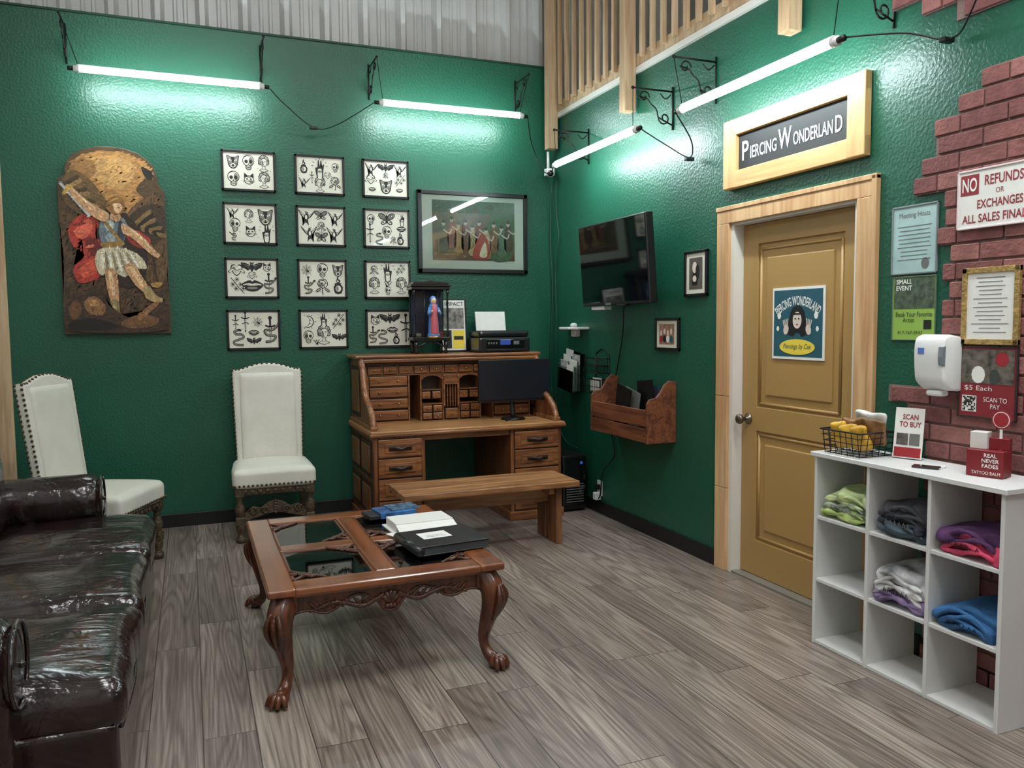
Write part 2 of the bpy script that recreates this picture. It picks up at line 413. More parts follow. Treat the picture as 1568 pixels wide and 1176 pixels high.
t.box(2.405,2.515,-.022,0,0,.50,PINE,.003);t.box(2.405,2.515,-.022,0,.502,1.05,PINE,.003);t.box(2.405,2.515,-.022,0,1.052,2.06,PINE,.003)
t.box(3.485,3.60,-.022,0,0,2.06,PINE,.003);t.box(2.405,3.60,-.022,0,2.06,2.15,PINE,.003)
t.box(3.575,3.605,-.028,0,0,2.155,PINE,.003);t.box(2.40,3.605,-.028,0,2.135,2.16,PINE,.003)
t.done(rotz=RW)
TEAL=mat('poster_teal',(36,84,98),.45);YEL=mat('poster_yellow',(228,202,70),.5);SKIN=mat('poster_skin',(214,196,184),.5);HAIR=mat('poster_black_hair',(14,12,14),.5);WHT=mat('poster_white',(228,228,222),.5)
p=O('door_poster');cx=3.008
p.box(cx-.198,cx+.198,.060,.0655,1.285,1.672,WHT);p.rect(cx-.185,cx+.185,1.30,1.658,TEAL,.059)
p.text('PIERCING WONDERLAND',cx,1.60,.36,.05,WHT,.058,arc=.25,bold=.015)
p.ell(cx,1.50,.062,.075,HAIR,.0585);p.poly([(cx-.06,1.50),(cx-.075,1.43),(cx-.03,1.41),(cx,1.45),(cx+.03,1.41),(cx+.075,1.43),(cx+.06,1.5)],HAIR,.058,4)
p.ell(cx,1.495,.034,.045,SKIN,.057);p.ell(cx-.013,1.503,.007,.004,HAIR,.056,8);p.ell(cx+.013,1.503,.007,.004,HAIR,.056,8);p.ell(cx,1.473,.009,.004,RED,.056,8);p.rect(cx-.03,cx+.03,1.525,1.533,HAIR,.056)
for sgn in (-1,1):
    p.ell(cx+sgn*.085,1.445,.02,.028,SKIN,.057,12,sgn*.3)
    for k in range(4):p.rib([(cx+sgn*(.075+k*.008),1.46),(cx+sgn*(.07+k*.013),1.505-.003*k)],.006,SKIN,.0565,0)
    p.ell(cx+sgn*.14,1.52,.016,.02,WHT,.057,6);p.ell(cx+sgn*.15,1.45,.012,.015,WHT,.057,6)
p.ell(cx,1.352,.135,.042,YEL,.057,30);p.text('Piercings by Cee',cx,1.352,.21,.034,TEAL,.056,shear=.3)
p.done(rotz=RW)
g=O('piercing_wonderland_sign')
g.box(2.50,3.535,-.02,-.002,2.26,2.62,mat('sign_black',(36,36,38),.6))
g.box(2.49,3.545,-.045,-.005,2.545,2.635,PINEX,.004);g.box(2.49,3.545,-.045,-.005,2.25,2.345,PINEX,.004)
g.box(2.49,2.60,-.046,-.005,2.252,2.633,PINEZ,.004);g.box(3.435,3.545,-.046,-.005,2.252,2.633,PINEZ,.004)
for (tx,c_,w_,h_,z_) in (('P',2.662,.055,.105,2.448),('IERCING',2.812,.215,.068,2.430),('W',2.983,.10,.105,2.448),('ONDERLAN',3.185,.275,.068,2.430),('D',3.362,.046,.08,2.436)):
    g.text(tx,c_,z_,w_,h_,WHT,-.0225,bold=.01)
g.done(rotz=RW)
# ---------------------------------------------------------------- bricks
bk=O('brick_veneer');B1=[mat('brick_a',(130,80,76),.8,var=.2,vs=15,bump=.5,bs=60),mat('brick_b',(118,70,68),.8,var=.2,vs=15,bump=.5,bs=60),mat('brick_c',(142,92,87),.8,var=.2,vs=15,bump=.5,bs=60)]
MOR=mat('brick_mortar',(124,99,95),.85,bump=.4,bs=80)
def brick_left(z):
    for a,b_ in ((.95,3.90),(1.05,3.86),(1.14,3.79),(1.215,3.685),(2.02,3.96),(2.10,3.80),(2.17,3.84),(2.32,3.90),(2.39,4.01),(2.47,4.11),(2.54,4.30),(2.60,4.45),(2.68,4.30),(2.74,4.12),(2.80,3.98),(2.86,3.82)):
        if z<a:return b_
    return 3.66
z=.0;i=0
while z<3.15:
    l=brick_left(z+.04)
    if l==3.96:l+=.035*(i%2)-.03*((i//2)%3==0)
    end=5.3
    if 2.6<z+.04<2.95:end=l+.75
    x=3.4+(i%2)*.105
    bk.box(l+.004,end,-.012,0,z,z+.075,MOR)
    while x<end:
        a=max(x,l);e=min(x+.2,end)
        if e-a>.04:bk.box(a,e,-.02-random.random()*.004,0,z+.005,z+.070,random.choice(B1),.003,1)
        x+=.208
    z+=.075;i+=1
bk.done(rotz=RW)
# ---------------------------------------------------------------- wall notices
def notice(name,x0,x1,z0,z1,bg,fr=None,fw=.012,fd=.012,off=-.0):
    o=O(name)
    if fr:
        o.box(x0,x1,off-fd,off,z0,z0+fw,fr,.002);o.box(x0,x1,off-fd,off,z1-fw,z1,fr,.002);o.box(x0,x0+fw,off-fd,off,z0,z1,fr,.002);o.box(x1-fw,x1,off-fd,off,z0,z1,fr,.002)
        o.box(x0+fw*.5,x1-fw*.5,off-fd*.6,off,z0+fw*.5,z1-fw*.5,bg)
        return o,off-fd*.6-.001
    o.box(x0,x1,off-.004,off,z0,z1,bg);return o,off-.0055
def lines(o,x0,x1,z1,n,dz,m,y,h=.004,jit=.25):
    for i in range(n):
        w_=(x1-x0)*(1-random.random()*jit);c=(x0+x1)/2
        o.rect(c-w_/2,c+w_/2,z1-i*dz-h,z1-i*dz,m,y)
BO=-.026
o,y=notice('no_refunds_sign',4.03,4.35,1.85,2.085,PAPER,mat('sign_white_frame',(215,200,200),.5),.008,.01,BO)
DR=mat('sign_red_ink',(140,40,50),.5)
o.rect(4.045,4.125,1.985,2.065,DR,y);o.text('NO',4.085,2.025,.065,.055,WHT,y-.001,bold=.02);o.text('REFUNDS',4.23,2.035,.16,.04,DR,y,bold=.015)
o.text('OR',4.215,1.99,.035,.020,DR,y);o.text('EXCHANGES',4.215,1.945,.19,.034,DR,y,bold=.015);o.text('ALL SALES FINAL',4.19,1.89,.27,.034,DR,y,bold=.015);o.done(rotz=RW)
o,y=notice('certificate_blue',3.68,3.92,1.69,1.99,mat('pale_blue_paper',(160,188,186),.5,var=.15,vs=10),mat('silver_frame',(120,128,128),.4),.008,.01,-.0)
o.text('Meeting Hosts',3.80,1.945,.16,.03,INKG,y);lines(o,3.71,3.89,1.90,9,.018,INKG,y,.003);o.ell(3.86,1.735,.02,.024,INKG,y);o.done(rotz=RW)
GRN=mat('flyer_green',(142,176,78),.5)
o,y=notice('event_flyer_green',3.69,3.92,1.40,1.682,GRN,mat('flyer_edge',(90,110,90),.4),.005,.008,0)
o.rect(3.70,3.912,1.54,1.675,mat('flyer_photo',(70,84,66),.5,var=.6,vs=40),y);o.text('SMALL\nEVENT',3.755,1.645,.085,.05,WHT,y-.001,bold=.02)
o.text('Book Your Favorite',3.807,1.515,.19,.022,INK,y);o.text('Artist',3.78,1.49,.06,.02,INK,y);o.rect(3.86,3.90,1.45,1.49,INK,y);o.text('817-767-3547',3.79,1.435,.13,.014,INK,y);o.done(rotz=RW)
GOLD=mat('gold_frame',(170,140,84),.4,metal=.4,var=.3,vs=60,bump=.6,bs=70)
o,y=notice('gold_framed_certificate',4.07,4.315,1.39,1.695,PAPER,GOLD,.022,.016,BO)
lines(o,4.11,4.275,1.655,14,.0165,INKG,y,.003,.5);o.done(rotz=RW)
o,y=notice('tattoo_balm_poster',4.06,4.315,1.095,1.385,mat('poster_maroon',(130,38,46),.5),mat('poster_dark_edge',(50,36,34),.4),.008,.01,BO)
o.rect(4.075,4.30,1.235,1.37,mat('poster_photo',(96,88,80),.5,var=.8,vs=30),y);o.ell(4.25,1.335,.028,.028,RED,y-.001)
o.ell(4.15,1.27,.03,.035,WHT,y-.001,12);o.ell(4.22,1.265,.022,.03,mat('pg',(60,66,60),.5),y-.001,12)
o.text('$5 Each',4.15,1.215,.12,.022,WHT,y);o.rect(4.08,4.145,1.12,1.185,WHT,y)
for i in range(9):
    for j in range(9):
        if random.random()<.5:o.rect(4.084+i*.0064,4.090+i*.0064,1.124+j*.0064,1.130+j*.0064,INK,y-.001)
o.text('SCAN TO\nPAY',4.225,1.16,.1,.045,WHT,y);o.done(rotz=RW)
o=O('soap_dispenser')
sp=[(0,1.195),(0,1.42),(-.07,1.43),(-.105,1.415),(-.115,1.36),(-.11,1.28),(-.10,1.235),(-.06,1.20)]
sp2=[(p.x,p.y) for p in catmull([(a,b_,0) for a,b_ in sp[2:]],5)]
o.T=Matrix.Translation((0,-.026,0))
o.prism([sp[0],sp[1]]+sp2,'x',3.93,4.075,WHITE,.012,True)
o.prism([(-.102,1.30),(-.119,1.31),(-.121,1.34),(-.117,1.38),(-.10,1.385)],'x',4.055,4.0765,mat('dispenser_grey',(120,126,132),.3),.002)
o.box(3.965,4.04,-.08,-.03,1.175,1.20,WHITE,.01);o.box(3.955,3.985,-.117,-.112,1.35,1.375,mat('dispenser_label',(90,120,190),.4),0)
o.done(rotz=RW)
# ---------------------------------------------------------------- cubby shelf
s=O('cubby_shelf');y0,y1=3.56,4.49;HH=.895
T=.016
for k in range(4):
    x=y0+k*(y1-y0-T)/3;s.box(x,x+T,-.313,-.03,0,HH-.02,MELA,.0015,1)
for k in range(3):
    z=.0+k*(HH-.02)/3
    for q in range(3):
        x=y0+q*(y1-y0-T)/3;s.box(x+T,x+(y1-y0-T)/3,-.308,-.03,z,z+T,MELA,.0015,1)
s.box(y0-.012,y1+.015,-.328,-.03,HH-.02,HH,MELA,.002,1)
s.done(rotz=RW)
def shirt(cx,cz,w,h,cols,dep=.23,sd=0,pr=INKG):
    o=O('folded_tshirt');n=len(cols);hh=h/n
    for i,c in enumerate(cols):
        m=mat('tshirt_cotton_%d_%d'%(sd,i),c,.85,var=.35 if sd!=5 else .9,vs=14 if sd!=5 else 7,bump=.5,bs=30)
        def fn(q,p):
            q.z-=.018*max(0,abs(p.x)-.5)*2*(i+1)/n
            q.y-=.012*sin(p.x*5+i+sd)*max(0,-p.y)
            q.z=max(q.z,.004-(.012+hh*(i+.5)))
            return q
        o.cush((cx+random.uniform(-.01,.01),-.17,cz+.012+hh*(i+.5)),(w/2,dep/2,hh/2+.004),min(hh*.45,.02),m,puff=.016,amt=.034,ns=10,seed=sd*7+i,n=18,fn=fn)
        for q in range(2):
            z_=cz+.016+hh*(i+.25+.4*q)
            P=[(cx-w*.46+w*.92*t,-.17-dep/2-.004-.012*max(0,sin(t*5+i+sd*1.3+q)),max(cz+.013,z_+.014*sin(t*6+sd+q*2)-.03*(2*t-1)**2*(i+1)/n)) for t in [k/10 for k in range(11)]]
            o.tube(P,[.004]+[.010+.003*sin(k*2+sd) for k in range(9)]+[.004],m,7,sub=2)
    for k in range(6):
        a=cx-.06+.022*k;o.rib([(a,cz+h*.45),(a+.006,cz+h*.62),(a+.012,cz+h*.47)],.005,pr,-.17-dep/2-.026,0)
    return o.done(rotz=RW)
cw=(y1-y0-T)/3
c=[y0+T/2+cw*(k+.5) for k in range(3)];rz=[T,T+.2917,T+.5833]
shirt(c[0],rz[2],.25,.11,[(176,198,120),(150,160,140),(190,206,150)],sd=1)
shirt(c[1],rz[2],.25,.12,[(70,86,96),(38,42,54),(60,60,66)],sd=2)
shirt(c[2],rz[2],.25,.09,[(206,70,104),(84,50,92)],sd=3,pr=HAIR)
shirt(c[2],rz[1],.25,.07,[(44,92,140),(50,100,150)],sd=4,pr=HAIR)
shirt(c[1],rz[1],.26,.13,[(130,110,150),(205,205,205),(190,190,196)],sd=5,pr=HAIR)
o=O('wire_snack_basket');WB=IRON
bx0,bx1,by0,by1,bz0,bz1=3.61,3.81,-.30,-.12,HH+.004,HH+.11
def ring(o,x0,x1,y0,y1,z,r,m):o.tube([(x0,y0,z),(x1,y0,z),(x1,y1,z),(x0,y1,z)],r,m,6,True)
ring(o,bx0-.015,bx1+.015,by0-.015,by1+.015,bz1,.004,WB)
for k in range(4):
    f=k/4;ring(o,bx0-.015*f,bx1+.015*f,by0-.015*f,by1+.015*f,bz0+.003+(bz1-bz0)*f,.002,WB)
for k in range(7):
    x=bx0+(bx1-bx0)*k/6
    for yy,oy in ((by0,-.015),(by1,.015)):o.tube([(x,yy,bz0),(x,yy+oy,bz1)],.002,WB,5)
    o.tube([(x,by0,bz0+.002),(x,by1,bz0+.002)],.002,WB,5)
for k in range(6):
    yy=by0+(by1-by0)*k/5
    for xx,ox in ((bx0,-.015),(bx1,.015)):o.tube([(xx,yy,bz0),(xx+ox,yy,bz1)],.002,WB,5)
SN=[mat('snack_bag_gold',(206,158,52),.3,var=.3,vs=20),mat('snack_bag_white',(206,204,198),.3,var=.3,vs=20),mat('snack_bag_brown',(120,84,50),.4,var=.5,vs=30)]
for k in range(8):
    o.cush((3.64+.021*k,-.24+.05*(k%3),HH+.08+.025*(k%3)),(.040,.013,.060),.012,SN[(k*2)%3],amt=.012,ns=20,rot=(.3,.15*(k%3-1),.4*(k%2)),n=8,seed=k)
o.done(rotz=RW)
o=O('scan_to_buy_sign')
o.T=Matrix.Translation((3.895,-.12,HH+.001))@Matrix.Rotation(.35,4,'Z')@Matrix.Rotation(-.14,4,'X')
o.box(-.06,.06,-.004,.0,0.004,.22,PAPER);o.rect(-.055,.055,.009,.05,RED,-.0055);o.text('SCAN\nTO BUY',0.005,.165,.09,.055,RED,-.006,bold=.015);o.rect(-.048,.0,.06,.11,mat('photo_grey',(90,80,76),.5,var=.5,vs=50),-.006);o.rect(.005,.048,.06,.11,INKG,-.006)
o.box(-.05,.05,.0,.05,.008,.012,WHITE)
o.done(rotz=RW)
o=O('smartphone')
o.T=Matrix.Translation((4.08,-.22,HH+.006))@Matrix.Rotation(.5,4,'Z')
o.box(-.05,.05,-.025,.02,-.005,.004,BLKGL,.003);o.box(-.02,.06,.03,.06,-.005,.0,PAPER);o.done(rotz=RW)
o=O('retail_product_box')
o.T=Matrix.Translation((4.30,-.14,HH+.002))@Matrix.Rotation(.3,4,'Z')
MR=mat('box_maroon',(120,26,34),.45)
o.box(-.07,.06,-.05,.03,0,.10,MR,.002,1);o.box(-.07,-.01,-.02,.03,.10,.165,mat('box_white',(210,205,200),.5),.002,1);o.box(-.012,.06,.0,.03,.10,.145,MR,.002,1)
o.text('REAL\nNEVER\nFADES',.015,.062,.06,.055,WHT,-.0515,bold=.015);o.ell(.03,.215,.034,.036,RED,.0,20);o.ell(.03,.215,.029,.031,WHT,-.001,20);o.ell(.03,.215,.026,.028,RED,-.002,20);o.rect(.025,.035,.10,.19,WHT,.001)
o.text('TATTOO BALM',0,.015,.1,.012,WHT,-.0515);o.done(rotz=RW)
# ---------------------------------------------------------------- TV
o=O('wall_tv')
o.T=Matrix.Translation((1.43,-.165,1.91))@Matrix.Rotation(.07,4,'X')
o.box(-.48,.48,-.03,.03,-.295,.295,BLACK,.008);o.box(-.468,.468,-.0312,-.03,-.272,.283,mat('tv_screen',(7,9,11),.06,coat=.6))
o.box(-.3,.3,.03,.06,-.2,.15,BLACK,.01);o.box(-.12,-.04,-.034,-.028,-.292,-.276,mat('tv_logo',(150,150,150),.3,metal=.7))
o.box(.07,.17,-.05,.0,-.305,-.29,BLACK,.003)
o.T=Matrix.Identity(4)
o.box(1.33,1.53,-.02,-.001,1.78,2.04,BLACK,.004);o.box(1.38,1.48,-.11,-.015,1.87,1.95,BLACK,.004)
o.box(1.06,1.26,-.16,-.10,1.585,1.612,WHITE,.004)
o.done(rotz=RW)
def photo_frame(name,x0,x1,z0,z1,fw=.018):
    o=O(name);o.box(x0,x1,-.02,-.001,z0,z0+fw,BLACK,.002);o.box(x0,x1,-.02,-.001,z1-fw,z1,BLACK,.002);o.box(x0,x0+fw,-.02,-.001,z0,z1,BLACK,.002);o.box(x1-fw,x1,-.02,-.001,z0,z1,BLACK,.002)
    o.box(x0+fw/2,x1-fw/2,-.012,-.001,z0+fw/2,z1-fw/2,ART);return o
o=photo_frame('framed_photo',2.06,2.30,1.65,1.935)
BW=mat('bw_photo',(90,80,74),.4,coat=.3,var=.3,vs=20);o.rect(2.11,2.25,1.695,1.89,BW,-.0135)
o.ell(2.17,1.83,.025,.035,SKIN,-.0145);o.poly([(2.14,1.72),(2.15,1.80),(2.19,1.80),(2.20,1.72)],HAIR,-.0142);o.ell(2.20,1.80,.02,.05,INK,-.0148);o.ell(2.17,1.76,.02,.02,SKIN,-.015);o.done(rotz=RW)
o=photo_frame('framed_photo',1.715,2.0,1.305,1.52)
o.rect(1.765,1.945,1.345,1.48,mat('photo_warm',(150,110,90),.4,coat=.3,var=.5,vs=25),-.0135)
for k in range(4):o.ell(1.79+.04*k,1.42+.01*(k%2),.014,.02,SKIN,-.0145,10);o.ell(1.79+.04*k,1.38,.02,.025,[RED,INK,WHT,TEAL][k],-.0142,10)
o.done(rotz=RW)
o=O('corner_shelf');o.prism([(.33,0),(.71,0),(.70,-.09),(.60,-.13),(.44,-.13),(.34,-.09)],'z',1.44,1.46,WHITE,.004)
o.box(.48,.56,-.05,0,1.38,1.44,WHITE,.01);o.sph((.52,-.04,1.475),(.03,.03,.018),WHITE);o.done(rotz=RW)
o=O('brochure_holder');
o.T=Matrix.Translation((.53,-.025,1.12))@Matrix.Rotation(.12,4,'Y')
AC=glassmat('acrylic')
o.box(-.14,.14,-.10,-.096,-.17,0,AC);o.box(-.14,.14,-.004,0,-.17,.14,AC);o.box(-.14,.14,-.10,0,-.174,-.17,AC);o.box(-.142,-.138,-.1,0,-.17,.05,AC);o.box(.138,.142,-.1,0,-.17,.05,AC)
FLY=[PAPER,PAPER,mat('flyer_grey',(170,170,170),.6,var=.4,vs=30)]
for k in range(6):
    xx=-.07+.14*(k%2);yy=-.02-.012*k;h=.15-.022*k
    o.box(xx-.065,xx+.065,yy-.004,yy,-.165,h,FLY[(k*2)%3],0,rot=(.05,0,0));o.rect(xx-.055,xx+.055,h-.08,h-.05,INKG,yy-.012);lines(o,xx-.05,xx+.05,h-.10,5,.02,INK,yy-.013)
o.done(rotz=RW)
o=O('wire_wall_rack')
for (z0,z1) in ((.95,1.06),(1.11,1.22)):
    for f in (0,.5,1):ring(o,.83,1.05,-.10,-.004,z0+(z1-z0)*f,.003,IRON)
    for k in range(9):
        x=.83+.0275*k;o.tube([(x,-.10,z0),(x,-.10,z1)],.0018,IRON,5);o.tube([(x,-.004,z0),(x,-.10,z0)],.0018,IRON,5);o.tube([(x,-.004,z0),(x,-.004,z1)],.0018,IRON,5)
for x in (.83,1.05):o.tube([(x,-.004,.94),(x,-.004,1.25)],.004,IRON,6)
o.tube([(.83,-.004,1.25),(.94,-.004,1.29),(1.05,-.004,1.25)],.004,IRON,6,sub=5)
for q in range(3):o.box(.87,1.01,-.05-.01*q,-.047-.01*q,.97,1.07-.01*q,[PAPER,INK,PAPER][q])
o.done(rotz=RW)
o=O('wall_magazine_crate')
ep=[(0,.70),(0,1.10),(-.05,1.11),(-.09,1.08),(-.12,1.03),(-.15,1.0),(-.20,.99),(-.22,.96),(-.22,.70)]
for x in (1.16,1.93):o.prism(ep,'x',x,x+.022,CRATE,.003)
o.box(1.182,1.93,-.22,-.2,.705,.80,CRATE,.003);o.box(1.182,1.93,-.22,-.2,.81,.92,CRATE,.003);o.box(1.182,1.93,-.02,-.001,.705,.80,CRATE,.003);o.box(1.182,1.93,-.02,-.001,.86,.97,CRATE,.003);o.box(1.182,1.93,-.2,-.02,.705,.72,CRATE)
for x in (1.20,1.915):
    for z in (.75,.87):o.nail((x,-.221,z),.006,IRON)
for k,(a,h,m) in enumerate([(1.52,1.05,BLACK),(1.58,1.03,INKG),(1.72,1.10,BLACK),(1.74,1.06,mat('folder_blue',(50,60,80),.5))]):
    o.box(a-.1,a+.1,-.16+.035*k,-.155+.035*k,.74,h,m,0,rot=(0,.2 if k<2 else -.1,0))
o.done(rotz=RW)
# ---------------------------------------------------------------- tube lights
EM=bpy.data.materials.new('led_tube_emission');EM.use_nodes=True
b=EM.node_tree.nodes['Principled BSDF'];b.inputs['Base Color'].default_value=(1,1,1,1);b.inputs['Emission Color'].default_value=(.84,.97,1,1);b.inputs['Emission Strength'].default_value=92
def bracket(o,x,zt,dep=.30):
    zb=zt-.22
    o.tube([(x,-.006,zb-.02),(x,-.006,zt+.03)],.006,IRON,8)
    o.tube([(x,-.006,zt),(x,-dep,zt)],.006,IRON,8);o.sph((x,-dep,zt),.011,IRON,6)
    def spiral(cy,cz,r,a0,turn,sg):
        return [(x,cy+sg*r*(1-.75*t)*cos(a0+turn*t),cz+r*(1-.75*t)*sin(a0+turn*t)) for t in [k/14 for k in range(15)]]
    s1=spiral(-.07,zb+.05,.045,pi,2.2*pi,1);s2=spiral(-dep+.08,zt-.05,.04,0,2.2*pi,1)
    o.tube([(x,-.012,zb+.01)]+s1,.005,IRON,6,sub=0)
    o.tube([(x,-.115,zb+.05),(x,-.13,zb+.10),(x,-.17,zb+.13),(x,-.2,zt-.06),(x,-dep+.04,zt-.05)],.005,IRON,6,sub=5)
    o.tube(s2,.005,IRON,6)
    o.tube([(x,-.02,zt-.02),(x,-.06,zt-.05),(x,-.1,zt-.02)],.004,IRON,6,sub=4)
def fixture(name,x0,x1,z,bx,zt,rot,dep=.30):
    o=O(name)
    o.cyl((x0+.03,-dep,z),(x1-.03,-dep,z),.019,EM,n=16)
    o.box(x0+.02,x1-.02,-dep-.012,-dep+.012,z+.014,z+.028,WHITE,.003)
    for a,b_ in ((x0,x0+.035),(x1-.035,x1)):o.cyl((a,-dep,z),(b_,-dep,z),.022,WHITE)
    for a,b_ in ((x0-.035,x0),(x1,x1+.035)):o.cyl((a,-dep,z),(b_,-dep,z),.014,BLACK)
    for q in bx:
        bracket(o,q,zt,dep)
        qc=min(max(q,x0+.03),x1-.03)
        o.tube([(q,-dep,zt),(qc,-dep,z+.02)],.0025,IRON,5)
    return o.done(rotz=rot)
fixture('tube_light_fixture',-3.60,-2.39,3.20,(-3.67,-2.385),3.55,0)
fixture('tube_light_fixture',-1.56,-.38,3.165,(-1.57,-.33),3.50,0)
fixture('tube_light_fixture',.72,1.96,2.70,(.72,1.90),2.97,RW)
fixture('tube_light_fixture',2.42,3.64,2.70,(2.36,3.66),3.02,RW)
fixture('tube_light_fixture',4.55,5.75,2.70,(4.50,5.8),3.02,RW)
def cable(P,r=.004,m=None,sub=6,extra=None):
    o=O('power_cord');o.tube(P,r,m or BLACK,6,sub=sub)
    if extra:
        for q in extra:o.box(q[0]-.03,q[0]+.03,q[1]-.015,q[1]+.015,q[2]-.01,q[2]+.01,BLACK,.004)
    return o.done()
cable([(-2.35,-.3,3.19),(-2.25,-.27,3.10),(-2.02,-.1,2.99),(-1.85,-.1,3.02),(-1.6,-.3,3.16)],extra=[(-2.02,-.1,2.985)])
cable([(-.34,-.3,3.16),(-.25,-.15,3.02),(-.17,-.08,2.9),(-.16,-.2,2.76),(-.2,-.45,2.69),(-.29,-.66,2.70)])
cable([(-.3,-2.0,2.69),(-.18,-2.1,2.58),(-.06,-2.17,2.50),(-.10,-2.25,2.58),(-.3,-2.38,2.70)],extra=[(-.06,-2.17,2.49)])
cable([(-.3,-3.68,2.70),(-.15,-3.85,2.68),(-.06,-4.0,2.62),(-.07,-4.1,2.70),(-.14,-4.3,2.95),(-.3,-4.5,2.75)],extra=[(-.06,-3.98,2.62)])
CG=mat('cable_green',(30,70,56),.5)
cable([(-.02,-.06,2.70),(-.03,-.05,2.2),(-.018,-.07,1.8),(-.03,-.05,1.3),(-.02,-.06,.8),(-.03,-.3,.52),(-.03,-.55,.47)],.005,CG)
cable([(-.02,-.16,2.70),(-.02,-.15,2.45),(-.02,-.2,2.2),(-.02,-.13,1.9),(-.02,-.15,1.5),(-.02,-.13,.9),(-.02,-.2,.5)],.005,CG)
cable([(-.05,-1.35,1.62),(-.02,-1.28,1.4),(-.02,-1.2,1.15),(-.02,-1.12,.95),(-.02,-1.10,.7),(-.02,-1.16,.5),(-.02,-.98,.34),(-.03,-.95,.15),(-.04,-.9,.12)],.005)
o=O('wall_outlet');o.box(.86,.94,-.008,-.001,.14,.26,WHITE,.003);o.box(.88,.93,-.06,-.008,.11,.17,WHITE,.008);o.box(.885,.915,-.04,-.008,.19,.23,BLACK,.004);o.done(rotz=RW)
o=O('security_camera');o.box(-.1,-.03,-.15,-.08,2.74,2.80,WHITE,.006);o.cyl((-.065,-.12,2.77),(-.095,-.2,2.745),.032,WHITE);o.cyl((-.095,-.2,2.745),(-.10,-.212,2.742),.026,BLKGL);o.cyl((-.065,-.09,2.80),(-.065,-.09,2.945),.012,WHITE);o.done()
